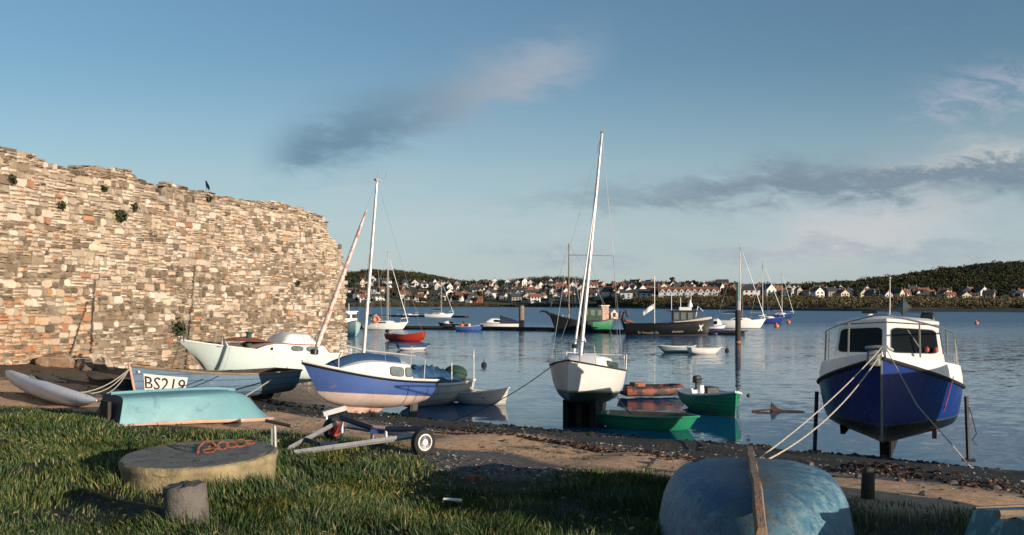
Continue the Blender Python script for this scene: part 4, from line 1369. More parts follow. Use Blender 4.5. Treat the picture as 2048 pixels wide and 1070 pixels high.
def white_sailboat():
    bow = Vector((PX(1131, 27.6), 27.6)); hv = Vector((-0.255, -0.967)); L = 5.7
    c = bow - hv * L / 2; hd = math.atan2(hv.y, hv.x)
    hm = paint('white_hull_dark_bottom', None, 0.35, 0.10, 2.0, bands=[(-1, (0.012, 0.03, 0.026)), (0.40, (0.22, 0.22, 0.15)), (0.44, (0.68, 0.67, 0.645))], streak=((0.34, 0.32, 0.27), 0.4))
    h = Hull(L, 2.2, 1.10, bow=0.20, stern=0.0, tw=0.66, um=0.42, fb=2.1, rake=0.30, kb=0.30, ks=0.25, sec=ROUND, trk=0.2)
    t = thing('sailing_boat', 'white sailing boat with a tall mast, bow to the beach, drying at the water edge', 'boat', (c.x, c.y, 0.62), (R(-1.8), R(-4.2), hd))
    mb = MB(); h.skin(mb); mb.build('hull', hm, t)
    mb = MB(); h.deck(mb, 0.06); mb.build('deck', M['white_plain'], t)
    mb = MB(); h.rails(mb, 0.028, 0.0); mb.build('toe_rail', M['wood_dark'], t)
    for y in (0.42, -0.42, 0.0):
        MB().prism([(-1.1, 0.14), (0.9, 0.14), (0.7, -0.70), (-0.8, -0.70)], 0.15, lambda a, b, q, y=y: (a, y + q - 0.075, b)).build('bilge_keel' if y else 'keel', M['antifoul'], t)
    MB().prism([(-2.6, 0.45), (-2.15, 0.3), (-2.2, -0.6), (-2.55, -0.6)], 0.06, lambda a, b, q: (a, q - 0.03, b)).build('rudder', M['antifoul'], t)
    co = Coach(h, 0.26, 0.70, 0.66, 0.44, front=0.35, aft=0.02, tum=0.82, camber=0.22)
    cab = co.mesh().build('cabin', M['white_plain'], t, sharp=50)
    for sd in (1, -1): window_on(lambda s, f, o: co.side(s, f, sd, o), 0.12, 0.58, 0.2, 0.75, cab, M['glass'], M['dark'], 0.3, 0.01)
    MB().box((-1.75, 0, h.zs(.2) + .10), (1.3, 1.25, 0.28)).build('cockpit_coaming', M['tarp_green'], t, bevel=0.05)
    mx = 0.62
    foot = Vector((mx, -0.07, h.zs(.6) + 0.35))
    m, tip, d = mast(t, foot, 6.85, 0.062, None, (-0.055, 0.042), spread=((3.05, 0.70),))
    MB().tube([tip, tip + d * 0.75], 0.006, 5).build('aerial', M['wire'], m)
    fs = h.pt(0.97, 1) + Vector((0, 0, 0.06)); ft = foot + d * 4.9
    f = MB().tube([fs + (ft - fs) * 0.03, fs + (ft - fs) * 0.5, fs + (ft - fs) * 0.98], [0.034, 0.028, 0.012], 8).build('furled_jib', M['white_plain'], t)
    MB().lathe([(0.05, 0), (0.09, 0.02), (0.09, 0.1), (0.05, 0.12)], 10, fs + (ft - fs) * 0.06).build('furling_drum', M['black'], f)
    sp = foot + d * 3.05
    stays(t, *[(h.pt(0.55, 1, s_), sp + Vector((-.06, s_ * .7, 0))) for s_ in (1, -1)], *[(sp + Vector((-.06, s_ * .7, 0)), tip) for s_ in (1, -1)],
          *[(h.pt(0.50, 1, s_), sp - d * .1) for s_ in (1, -1)], (h.pt(0.0, 1, 1), tip), r=0.005)
    bm = foot + d * 0.55
    MB().tube([bm, bm + Vector((-0.55, -0.05, -0.10))], [0.065, 0.065], 10).build('boom', M['white_plain'], t)
    MB().tube([foot + Vector((-.1, 0, -.3)), foot + Vector((-.1, .05, .45))], 0.05, 8).build('sail_bag', M['black'], t)
    mb = MB()                                                   # pulpit
    pr = [h.pt(.80, 1, 1) + Vector((0, -.05, 0)), h.pt(.82, 1, 1) + Vector((0, -.05, .55)), h.pt(.98, 1, 1) + Vector((0.05, .05, .62)), h.pt(.98, 1, -1) + Vector((.05, -.05, .62)), h.pt(.82, 1, -1) + Vector((0, .05, .55)), h.pt(.80, 1, -1) + Vector((0, .05, 0))]
    mb.tube(pr, 0.016, 6)
    for s_ in (1, -1): mb.tube([h.pt(.93, 1, s_), h.pt(.93, 1, s_) + Vector((0.04, 0, .6))], 0.014, 6)
    mb.build('pulpit', M['steel'], t)
    tubes('stanchion', M['steel'], t, [h.pt(.62, 1, -1), h.pt(.62, 1, -1) + Vector((0, 0, .35))], r=0.014)
    mb = MB()
    for s_ in (1, -1):
        mb.tube([h.pt(.20, 1, s_), h.pt(.20, 1, s_) + Vector((0, 0, .5)), h.pt(.02, 1, s_) + Vector((0, 0, .5)), h.pt(.02, 1, s_)], 0.014, 6)
    mb.tube([h.pt(.02, 1, 1) + Vector((0, 0, .5)), h.pt(.02, 1, -1) + Vector((0, 0, .5))], 0.014, 6)
    mb.build('pushpit', M['white_plain'], t)
    outboard(t, -L / 2 - 0.05, 0.95, -0.2, M['white_plain'])
    MB().tube([h.surf(.30, .62, -1, .02) + Vector((0, 0, 0)), h.surf(.22, .45, 1, .06)], 0.02, 6).build('fender_line', M['rope_dark'], t)
    for u in (0.12, 0.16, 0.2):
        o = MB().tube([h.surf(u, .93, 1, .015), h.surf(u, .62, 1, .03)], 0.035, 8).build('fender', M['blue'], t)
    return t, h


def cruiser():
    K = 0.875
    bow = Vector((PX(1762, 18.4), 18.4)); hv = Vector((-0.396, -0.918)); L = 7.5
    c = bow - hv * L / 2 * K; hd = math.atan2(hv.y, hv.x)
    hm = paint('glossy_blue_hull', None, 0.25, 0.12, 1.5, bands=[(-1, (0.010, 0.011, 0.012)), (0.58, (0.07, 0.08, 0.07)), (0.61, (0.008, 0.034, 0.19))], streak=((0.02, 0.05, 0.17), 0.6))
    h = Hull(L, 3.3, 1.20, bow=0.86, stern=0.05, tw=0.84, um=0.45, fb=2.5, rake=0.30, kb=0.30, ks=0.05, sec=[(0, 0), (.25, .07), (.5, .14), (.74, .22), (.88, .31), (.94, .44), (.965, .62), (.985, .82), (1, 1)], vbow=0.62)
    t = thing('motor_cruiser', 'large white topped blue motor cruiser propped upright on legs, bow to the beach', 'boat', (c.x, c.y, 0.84), (0, R(-0.8), hd))
    t.scale = (K, K, K)
    mb = MB(); h.skin(mb); mb.build('hull', hm, t)
    zt = lambda u: 1.74 + 0.46 * sm((u - 0.3) / 0.7) ** 2
    def top(u, sd, dy=0.0, dz=0.0):
        p = h.pt(u, 1, sd); return Vector((p.x - 0.02, p.y * (0.965 if u < 0.97 else 1) - sd * dy, zt(u) + dz))
    us = h.us(24)
    mb = MB()
    for sd in (1, -1):
        rows = [[h.pt(u, 1, sd) + Vector((0, sd * 0.004, 0)), h.pt(u, 1, sd) * 0.5 + top(u, sd) * 0.5 + Vector((0, sd * .02, 0)), top(u, sd), top(u, sd, 0.10, 0.015), top(u, sd, 0.11, -0.12)] for u in us]
        mb.loft(rows if sd < 0 else [r_[::-1] for r_ in rows])
    a, b = h.pt(0, 1, 1), h.pt(0, 1, -1)
    mb.add([a, top(0, 1), top(0, -1), b], [(0, 1, 2, 3)])
    mb.build('bulwark', M['white_plain'], t, sharp=50)
    mb = MB()
    for sd in (1, -1): mb.tube(h.sheer(sd, 0.0, 0.02), 0.045, 6)
    mb.build('rubbing_strake', M['rubber'], t)
    mb = MB(); mb.loft([[top(u, -1, .1, -.08), top(u, 0, 0, -.03) * 1, top(u, 1, .1, -.08)] for u in us]); mb.build('deck', M['white_plain'], t)
    MB().tube([h.pt(1, .99) + Vector((.02, 0, .2)), h.pt(1, 0.75) + Vector((0.02, 0, 0)), h.pt(1, 0.5) + Vector((0.015, 0, 0)), h.pt(1, .1) + Vector((.01, 0, 0))], 0.022, 6).build('stem_band', M['grey'], t)
    # wheelhouse
    xf, z0, z1 = L / 2 - 2.25, 1.70, 2.76
    w0, w1 = 1.25, 1.10
    A0, A1 = (xf, 0, z0), (xf - 0.14, 0, z1 + 0.05)
    B0 = lambda s_: (xf - 0.42, s_ * w0, z0); B1 = lambda s_: (xf - 0.55, s_ * w1, z1 - 0.02)
    C0 = lambda s_: (xf - 2.5, s_ * w0 * 1.02, z0); C1 = lambda s_: (xf - 2.4, s_ * w1, z1 - 0.05)
    mb = MB()
    vs = [A0, B0(1), C0(1), C0(-1), B0(-1), A1, B1(1), C1(1), C1(-1), B1(-1)]
    mb.add(vs, [(0, 1, 6, 5), (1, 2, 7, 6), (2, 3, 8, 7), (3, 4, 9, 8), (4, 0, 5, 9)])
    wh = mb.build('wheelhouse', M['white_plain'], t, sharp=20, flip=False)
    mb = MB()
    rim = [(xf - 0.04, 0, z1 + .07), (xf - .47, w1 + .02, z1), (xf - 2.5, w1 + .02, z1 - .03), (xf - 2.5, -w1 - .06, z1 - .03), (xf - .47, -w1 - .06, z1)]
    up = [(Vector(p) * 1) + Vector((0, 0, 0.07)) for p in rim]
    mid = [Vector((p.x * .9 + (xf - 1.4) * .1, p.y * .8, p.z + 0.07)) for p in up]
    cen = Vector((xf - 1.4, 0, z1 + .19))
    vs = rim + up + mid + [cen]
    fs = [tuple(range(5))[::-1]] + [(i, (i + 1) % 5, 5 + (i + 1) % 5, 5 + i) for i in range(5)] + [(5 + i, 5 + (i + 1) % 5, 10 + (i + 1) % 5, 10 + i) for i in range(5)] + [(10 + i, 10 + (i + 1) % 5, 15) for i in range(5)]
    mb.add(vs, fs); mb.build('roof', M['white_plain'], t, sharp=25)
    win_r = quad_fn(A0, B0(1), B1(1), A1); win_l = quad_fn(B0(-1), A0, A1, B1(-1))
    for fn, s0, s1 in ((win_r, 0.10, 0.92), (win_l, 0.08, 0.90)):
        f = on_surface(fn, rrect(s0 - .015, s1 + .015, 0.37, 0.90, .14), 0.014, 0.003).build('windscreen', M['rubber'], wh)
        on_surface(fn, rrect(s0, s1, 0.39, 0.88, .14), 0.008, 0.014).build('pane', M['glass'], f)
    for s_ in (1, -1):
        fn = quad_fn(B0(s_), C0(s_), C1(s_), B1(s_)) if s_ > 0 else quad_fn(C0(-1), B0(-1), B1(-1), C1(-1))
        for a, b in ((0.10, 0.42), (0.52, 0.9)):
            if s_ < 0: a, b = 1 - b, 1 - a
            f = on_surface(fn, rrect(a, b, 0.35, 0.9, .18), 0.012, 0.003).build('side_window', M['rubber'], wh)
            on_surface(fn, rrect(a + .02, b - .02, 0.38, 0.87, .18), 0.008, 0.012).build('pane', M['glass_pale'], f)
    on_surface(win_r, [(0.62, .42), (0.645, .42), (0.40, .86), (0.385, .86)], 0.012, 0.024).build('wiper', M['grey'], wh)
    for k, (s_, z) in enumerate(((0.70, .06), (0.86, .03))):
        p = win_r(s_, 0.40, 0.10)
        MB().ball(p + Vector((0, 0, .05)), 0.052, sq=(1, 1, 1.3)).build('red_float', M['rope_red'], t)
    # guard rail round the foredeck
    def rl(u, sd): return top(u, sd, 0.10, 0.72 + 0.10 * sm((u - .5) / .5))
    path = [top(.50, 1, .06, 0), top(.505, 1, .08, .45), top(.53, 1, .1, .66)] + [rl(u, 1) for u in (.58, .64, .70, .76, .82, .88, .93, .97)] + [rl(u, -1) for u in (.97, .93, .88, .82, .76, .70, .64, .58)] + [top(.53, -1, .1, .66), top(.505, -1, .08, .45), top(.50, -1, .06, 0)]
    gr = MB().tube(path, 0.021, 8).build('guard_rail', M['steel'], t)
    for sd in (1, -1):
        for u in (0.58, 0.70, 0.86): tubes('stanchion', M['steel'], gr, [top(u, sd, .08, 0), rl(u, sd)], r=0.018)
    # fittings on the roof
    MB().tube([(xf - 1.2, 0.0, z1), (xf - 1.2, 0.02, z1 + 0.45), (xf - 1.2, 0.02, z1 + 1.12)], [0.02, 0.018, 0.012], 8).ball((xf - 1.2, .02, z1 + 1.13), 0.03).build('signal_mast', M['alu'], t)
    mb = MB(); mb.add([(xf - 1.9, .30 + .19, z1 + .42), (xf - 1.9, .30 - .19, z1 + .42), (xf - 1.71, .30, z1 + .42), (xf - 2.09, .30, z1 + .42), (xf - 1.9, .30, z1 + .64), (xf - 1.9, .30, z1 + .20)],
           [(0, 2, 4), (2, 1, 4), (1, 3, 4), (3, 0, 4), (2, 0, 5), (1, 2, 5), (3, 1, 5), (0, 3, 5)])
    mb.tube([(xf - 1.9, .3, z1 + .05), (xf - 1.9, .3, z1 + .76)], 0.014, 6)
    mb.build('radar_reflector', paint('tarnished_metal', (0.10, 0.12, 0.13), 0.4, 0.3, metal=0.5), t, sharp=10)
    MB().lathe([(0.05, 0), (0.11, .03), (0.12, .1), (0.07, .17), (.01, .18)], 14, (xf - .8, -0.42, z1 + .08)).build('deck_lamp', M['white_plain'], t)
    MB().box((xf - .8, -0.42, z1 + .29), (.14, .34, .06)).build('lamp_bracket', M['black'], t)
    MB().box((xf - 2.0, 0.86, z1 + .13), (0.42, .40, .34), taper=(.75, .75)).build('cowl', M['black'], t, bevel=0.06)
    MB().tube([(xf - 2.2, .3, z1 + .1), (xf - 2.2, .3, z1 + .3), (xf - 2.2, .8, z1 + .3), (xf - 2.2, .8, z1 + .1)], 0.02, 6).build('roof_rail', M['steel'], t)
    # bow fittings
    MB().box((L / 2 - .04, -.15, zt(1) - .14), (0.34, .30, .34), taper=(.9, .8)).build('anchor_pad', M['grey'], t, bevel=0.05)
    MB().tube([(L / 2 - .1, -.32, zt(1) + .07), (L / 2 - .02, -.1, zt(1) + .1), (L / 2 - .02, .12, zt(1) + .1), (L / 2 - .12, .22, zt(1) + .03)], 0.035, 8).build('bow_roller', M['galv'], t)
    # underwater gear
    MB().prism([(-3.4, 0.1), (2.5, 0.14), (2.2, -0.36), (-3.2, -0.36)], 0.2, lambda a, b, q: (a, q - .1, b)).build('keel', M['antifoul'], t)
    for sd in (1, -1):
        MB().prism([(-0.8, .35), (1.1, .35), (0.9, .10), (-0.6, .10)], 0.10, lambda a, b, q, sd=sd: (a, sd * 1.02 + q - .05, b)).build('bilge_keel', M['antifoul'], t)
        g = h.b(.5) * 1.0 + .07
        MB().tube([(0.05, sd * g, 1.05), (0.05, sd * (g + .05), -0.46)], 0.05, 8).box((0.05, sd * (g + .05), -.46), (.3, .3, .05)).build('leg', M['dark'], t)
    MB().tube([h.pt(.72, 1, 1) + Vector((0.05, .05, .1)), h.surf(.72, .75, 1, .03), h.surf(.66, .4, 1, .03)], 0.012, 6).build('red_line', M['rope_red'], t)
    MB().tube([(0.1, h.b(.5) + .14, .8), (-.2, h.b(.5) + .3, .15), (-.1, h.b(.5) + .2, .0), (-.3, h.b(.5) + .32, -.15)], 0.012, 6).build('slack_line', M['rope_dark'], t)
    return t, h, top


blue_sailboat()
mint_sailboat()
wsb, wsb_h = white_sailboat()
crz, crz_h, crz_top = cruiser()
# ------------------------------------------------------------------ open boats, upturned dinghies, beach things
def upturned(name, label, cat, b_at, s_at, z, B, D, hullmat, capmat, roll=0.0, pitch=0.0, sec=ROUND, rail=0.03, transom=None, flip_pitch=0, **kw):
    """a dinghy keel up on the grass; z is the height of the ground under its gunwale"""
    b_, s_ = Vector(b_at), Vector(s_at)
    d = b_ - s_; L = d.length; c = (b_ + s_) / 2
    hd = math.atan2(d.y, d.x)
    h = Hull(L, B, D, sec=sec, **kw)
    t = thing(name, label, cat, (c.x, c.y, z + D), (R(180 + roll), R(pitch), hd))
    mb = MB(); h.skin(mb, transom_mi=3); h.inner(mb, mi=1, cap=2, floor=0.06)
    mb.build('hull', [hullmat, M['wood'], capmat, transom or hullmat], t)
    mb = MB(); h.rails(mb, rail, -rail * 0.5); mb.build('gunwale', capmat, t)
    return t, h


def beach_things():
    # long turquoise dinghy, keel up
    teal = paint('turquoise_paint', (0.165, 0.36, 0.40), 0.55, 0.18, 1.6, wear=(0.10, 0.23, 0.30), wamt=0.34, wscale=3.2, bmp=0.25, bscale=10, streak=((0.20, 0.44, 0.47), 0.3))
    navy = paint('shaded_navy_transom', (0.022, 0.05, 0.085), 0.6, 0.3, wear=(0.05, 0.04, 0.03), wamt=0.3)  # dark coat paints in the shade on the end facing away from the sun
    s_, b_ = Vector((PX(214, 15.15), 15.15)), Vector((PX(546, 16.9), 16.9))
    d = (b_ - s_).normalized()
    z = gz(*((s_ + b_) / 2)) + 0.05
    sec = [(0, 0), (0.30, 0.008), (0.55, 0.02), (0.74, 0.05), (0.83, 0.13), (0.88, 0.30), (0.925, 0.52), (0.965, 0.76), (1, 1)]
    t, h = upturned('upturned_dinghy', 'long turquoise dinghy lying keel up on the grass with faded pink gunwale', 'boat', b_, s_, z, 1.30, 0.45, teal, M['salmon'], 0, 1.0, sec,
                    0.028, navy, bow=0.10, stern=0.02, tw=0.86, um=0.45, fb=2.6, rake=0.30, kb=0.34, ks=0.02, vbow=0.7)
    side = -1                                              # turned over, the starboard side faces the camera
    mb = MB(); h.patch(mb, 0.57, 0.66, 0.50, 0.56, side, 0.012); mb.build('wood_patch', M['salmon'], t)
    mb = MB(); h.letters(mb, '0100', 0.985, 0.90, 0.90, 0.66, side, 0.012); mb.build('bow_number', M['letter_white'], t)
    vs, fs, asp = text_mesh('M\n09')
    mb = MB(); mb.add([(-h.L / 2 - 0.012 + 0.03, -0.50 + 0.24 * a, 0.36 - 0.24 * b2) for a, b2 in vs], fs); mb.build('transom_lettering', M['letter_blue'], t)
    MB().box((-h.L / 2 - 0.03, 0.05, 0.28), (0.05, 0.34, 0.34)).build('motor_pad', M['wood_dark'], t)
    MB().tube([(( u - .5) * h.L, 0, h.zk(u) - .015) for u in (.02, .2, .4, .55, .65, .75)], 0.025, 6).build('keel', teal, t)
    p = P(345, 862, 15.45)
    o = MB().box((0, 0, 0), (0.50, 0.2, 0.09)).build('timber_block', M['salmon'], bevel=0.01)
    o.location = (p.x, p.y, gz(p.x, p.y) + 0.03); o.rotation_euler = (0, 0, 0.5)
    tag(o, 'short pale pink timber block under the turquoise dinghy', 'timber')
    # blue dinghy, keel up, close to the camera
    blue, nt, bs = new_mat('scuffed_blue_paint')
    oc = coords(nt)
    sp_ = nt.nodes.new('ShaderNodeSeparateXYZ'); nt.links.new(oc, sp_.inputs[0])
    nl, nm, nf = noise(nt, oc, 1.3, 6, 0.6), noise(nt, oc, 6.0, 9, 0.7, 0.5), noise(nt, oc, 34, 8, 0.75)
    mpp = nt.nodes.new('ShaderNodeMapping'); mpp.inputs['Scale'].default_value = (1.2, 14, 14); nt.links.new(oc, mpp.inputs[0])
    ns = noise(nt, mpp.outputs[0], 2.0, 8, 0.7)
    c_ = mix(nt, nl.step(0.35, 0.65), (0.014, 0.062, 0.175), (0.060, 0.175, 0.245))
    c_ = mix(nt, nm.step(0.42, 0.62) * 0.85, c_, (0.19, 0.33, 0.37))
    c_ = mix(nt, nf.step(0.48, 0.64) * 0.65, c_, (0.035, 0.085, 0.13))
    c_ = mix(nt, noise(nt, oc, 10, 9, 0.75, 0.8).step(0.52, 0.60) * 0.75, c_, (0.022, 0.075, 0.15))
    c_ = mix(nt, ns.step(0.60, 0.70) * 0.45, c_, (0.30, 0.40, 0.42))
    c_ = mix(nt, noise(nt, oc, 3.2, 9, 0.75, 1.0).step(0.60, 0.66) * 0.7, c_, (0.13, 0.085, 0.06))
    yk = S(nt, sp_.outputs[1])
    c_ = mix(nt, (yk * yk * -14.0).exp() * nm.step(0.30, 0.6) * 0.8, c_, (0.07, 0.06, 0.05))
    nt.links.new(c_, bs.inputs['Base Color']); nt.links.new(nm.step(0.2, 0.8, 0.4, 0.75).k, bs.inputs['Roughness'])
    bump(nt, bs, nm * 0.5 + nf * 0.5, 0.7, 0.012)
    far, near = Vector((PX(1500, 9.35), 9.35)), Vector((1.50, 6.0))
    sec = [(0, 0), (0.25, 0.012), (0.48, 0.035), (0.67, 0.085), (0.80, 0.17), (0.89, 0.31), (0.945, 0.50), (0.98, 0.74), (1, 1)]
    t, h = upturned('upturned_dinghy', 'scuffed blue dinghy lying keel up on the grass beside the short wooden post', 'boat', near, far, gz(2.0, 7.2) + 0.02, 1.50, 0.50, blue, M['wood_dark'], 0, 0, sec,
                    0.025, None, bow=0.06, stern=0.0, tw=0.84, um=0.40, fb=2.6, rake=0.4, kb=0.26, ks=0.20, vbow=0.7, trk=-0.05)
    kw = paint('bare_keel_timber', (0.30, 0.22, 0.16), 0.85, 0.45, 3, wear=(0.33, 0.17, 0.09), wamt=0.45, wscale=7, bmp=0.8)
    kw2 = kw
    rows = []
    for i in range(13):
        u = i / 12 * 0.93
        zk = h.zk(u) ; hgt = 0.05 + 0.40 * (zk if u < .45 else 0)
        x = (u - 0.5) * h.L - (0.10 if i == 0 else 0)
        wv = 0.004 * math.sin(i * 1.9) + 0.012 * math.sin(i * .35)
        rows.append([Vector((x, 0.040 + wv, zk + .02)), Vector((x, 0.024 + wv, zk - hgt + .008 * math.sin(i * 2.7))), Vector((x, -0.024 + wv, zk - hgt)), Vector((x, -0.040 + wv, zk + .02))])
    MB().loft(rows, cap=True).build('keel', kw, t, sharp=30)
    for y in (0.36, -0.36):
        pts = [h.pt(u, 0.36, 1 if y > 0 else -1) + Vector((0, 0, -.012)) for u in (0.02, .1, .2, .3)]
        MB().tube(pts, [0.02] * 4, 6).build('bilge_runner', kw, t)
    # the weathered boat at the lower right
    grn = paint('flaking_teal_paint', (0.07, 0.22, 0.26), 0.6, 0.35, 2.0, wear=(0.22, 0.38, 0.40), wamt=0.48, wscale=5, bmp=0.4)
    s_, b_ = Vector((2.98, 6.1)), Vector((5.8, 6.3))
    t, h = upturned('upturned_dinghy', 'flaking teal dinghy with bare wooden edges lying keel up at the lower right', 'boat', b_, s_, gz(4.2, 6.1) + 0.06, 1.30, 0.47, grn, M['wood'], 0, 0, CHINE,
                    0.035, None, bow=0.06, stern=0, tw=0.85, um=0.4, fb=2.4, rake=.3, kb=.2, ks=0, vbow=.7)
    MB().tube([((u - .5) * h.L, 0, h.zk(u) - .01) for u in (.0, .2, .4, .6, .75)], 0.03, 6).build('keel_batten', M['wood'], t)
    for sd in (1, -1): MB().tube([h.pt(u, .46, sd) for u in (.0, .15, .3, .45, .6, .75)], 0.024, 6).build('chine_batten', M['wood'], t)
    # round concrete mooring block with its rusty chain
    rr0 = random.Random(4)
    conc = paint('pale_rough_concrete', (0.42, 0.34, 0.19), 0.95, 0.5, 3, wear=(0.16, 0.17, 0.09), wamt=0.40, wscale=5, bmp=1.0, bscale=22)
    top = paint('worn_slab_top', (0.19, 0.195, 0.175), 0.9, 0.35, 5, wear=(0.05, 0.055, 0.05), wamt=0.35, wscale=9, bmp=0.8, bscale=30)
    cx, cy = PX(402, 10.0), 10.0
    zg = gz(cx, cy) - 0.10
    t = thing('mooring_block', 'thick round concrete mooring block set in the grass', 'mooring block', (cx, cy, zg), (R(2.6), R(-1.2), 0))
    t.scale = (1.07, 1.07, 1)
    mb = MB(); prof = [(0.66, -0.15), (0.672, -0.02), (0.678, 0.06), (0.684, 0.14), (0.692, 0.22), (0.70, 0.29), (0.712, 0.31), (0.715, 0.335), (0.712, 0.362), (0.69, 0.378)]
    mb.lathe(prof, 90)
    ph = [rr0.uniform(0, 6.28) for _ in range(4)]
    def rough(v):
        q = math.atan2(v[1], v[0]); e = 1 + 0.006 * math.sin(5 * q + ph[0]) + 0.004 * math.sin(13 * q + 9 * v[2]) + rr0.uniform(-.006, .006)
        if v[2] > .3 and math.sin(7 * q + ph[1]) > .86: e -= 0.028 * rr0.random()
        return (v[0] * e, v[1] * e, v[2] + rr0.uniform(-.004, .004))
    mb.v = [rough(v) for v in mb.v]; mb.build('block', conc, t, sharp=30)
    rr = random.Random(8)
    mb = MB(); mb.lathe([(0.69, 0.36), (0.685, 0.379), (0.35, 0.384), (0.01, 0.386)], 48); mb.build('slab_top', top, t, sharp=60)
    ch = thing('rusty_chain', 'heavy orange rusty chain and shackle on the round concrete block', 'chain', (cx + .1, cy, zg + .385), (R(2.6), R(-1.2), 0.1))
    ch.scale = (.68, .68, .68)
    def link(c, yaw, tilt, a=0.085, b=0.055, r=0.0145, nm='link'):
        pts = []
        for k in range(15):
            q = 2 * math.pi * k / 14
            pts.append(Vector((a * math.cos(q), b * math.sin(q), 0)))
        m3 = Euler((tilt, 0, yaw)).to_matrix()
        MB().tube([m3 @ p + Vector(c) for p in pts], r, 7).build(nm, M['rust'], ch)
    q0 = Vector((0.03, 0.05)); st = Vector((0.115, 0.085))
    for k in range(5):
        p = q0 + st * k
        link((p.x, p.y, 0.045 + (0.02 if k % 2 else 0.012)), 0.55 + 0.15 * math.sin(k * 2), (1.25 if k % 2 else 0.45) + .2 * math.sin(k))
    pts = [Vector((-.17, -.11, .0)), Vector((-.15, -.09, .10)), Vector((-.08, -.04, .17)), Vector((0.02, 0.0, .16)), Vector((.07, .02, .08)), Vector((.06, 0.0, .01))]
    MB().tube(pts, 0.020, 8).build('shackle', M['rust'], ch)
    link((-0.02, -0.08, 0.035), 0.2, 0.3)
    # steel T-post beside the block
    px, py = PX(553, 11.4), 11.4
    z = gz(px, py) - 0.16
    t = thing('tee_post', 'thin steel post with a black crossbar standing beside the round block', 'post', (px, py, z - .05))
    MB().tube([(0, 0, 0), (-0.02, 0, 0.60)], 0.018, 8).box((-.05, .0, .28), (.02, .03, .6)).build('post', M['galv'], t)
    MB().tube([(-0.13, 0.02, 0.655), (0.16, -0.02, 0.60)], 0.02, 8).build('crossbar', M['rubber'], t)
    # stubby concrete bollard
    bx, by = PX(378, 7.95), 7.95
    z = gz(bx, by)
    t = thing('bollard', 'stubby leaning concrete bollard in the grass near the camera', 'bollard', (bx, by, z - .07), (R(2), R(-5), 0))
    bc = paint('old_bollard_concrete', (0.17, 0.155, 0.135), 0.95, 0.4, 6, wear=(0.05, 0.045, 0.04), wamt=0.36, wscale=12, bmp=1.0, bscale=40)
    rows = []
    for r_, zz in [(0.152, 0.06), (0.166, 0.09), (0.170, 0.18), (0.166, 0.30), (0.162, 0.345), (0.150, 0.368), (0.08, 0.372), (0.004, 0.374)]:
        rows.append([Vector((r_ * math.cos(2 * math.pi * k / 28) * (1 + .03 * math.sin(3.1 * k) + .02 * math.sin(1.3 * k + zz * 20)), r_ * math.sin(2 * math.pi * k / 28), zz + (0.012 * math.sin(k * .9) if zz < .1 else .006 * math.sin(k * 1.7)))) for k in range(28)])
    MB().loft(rows, close=True, cap=True).build('head', bc, t, sharp=40)
    MB().lathe([(0.13, -.1), (0.12, 0.05), (0.11, 0.09)], 16, (0.02, 0, 0)).build('stub', bc, t)
    # wooden post
    x, y = PX(1735, 9.1), 9.1
    o = MB().lathe([(0.062, -.2), (0.060, 0.1), (0.058, 0.24), (0.045, 0.275), (0.02, 0.29), (0.003, 0.292)], 14).build('wooden_post', M['wood_dark'])
    o.location = (x, y, gz(x, y)); o.rotation_euler = (0.03, 0.02, 0)
    tag(o, 'short round-topped wooden post right of the blue upturned dinghy', 'post')
    # white litter, brick
    p = P(905, 1010, 8.8)
    o = MB().box((0, 0, 0), (0.17, 0.035, 0.02)).build('driftwood_stick', M['white_plain'], bevel=0.006); o.location = (p.x, p.y, gz(p.x, p.y) + .07); o.rotation_euler = (0, 0.05, -.15)
    tag(o, 'small white stick lying in the shaded grass', 'stick')
    p = P(950, 943, 10.4)
    o = MB().box((0, 0, 0), (0.19, 0.10, 0.05), (.1, .05, .3), taper=(.8, .7)).build('broken_brick', M['rust']); o.location = (p.x, p.y, gz(p.x, p.y) + .02)
    tag(o, 'broken orange brick on the gravel', 'brick')
    sm_ = [paint('beach_stone_grey', (.13, .125, .12), .85, .4, 6, bmp=.8), paint('beach_stone_brown', (.20, .15, .11), .85, .4, 6, bmp=.8)]
    for k, (px, py) in enumerate(((905, 868), (1010, 884), (1120, 893), (1245, 912), (1310, 925), (720, 838), (1720, 955), (1800, 962), (1905, 968), (1990, 975), (1848, 988), (640, 842), (1075, 872))):
        x = y = 0
        Y = 30.0
        while Y > 8 and (HY + (H - gz(PX(px, Y), Y)) * F / Y) < py: Y -= 0.1
        x, y = PX(px, Y), Y
        s = rr.uniform(.03, .06)
        mb = MB(); mb.ball((0, 0, 0), s, n=6, sq=(1.2, .9, .6)); mb.v = [(a * rr.uniform(.8, 1.2), b * rr.uniform(.8, 1.2), c2 * rr.uniform(.8, 1.2)) for a, b, c2 in mb.v]
        o = mb.build('beach_stone', sm_[k % 2], sharp=25); o.location = (x, y, gz(x, y) + s * .2); o.rotation_euler = (0, 0, rr.random() * 6)
        tag(o, 'loose fist sized stone lying on the beach below the grass', 'stone', 'loose stones on the beach')
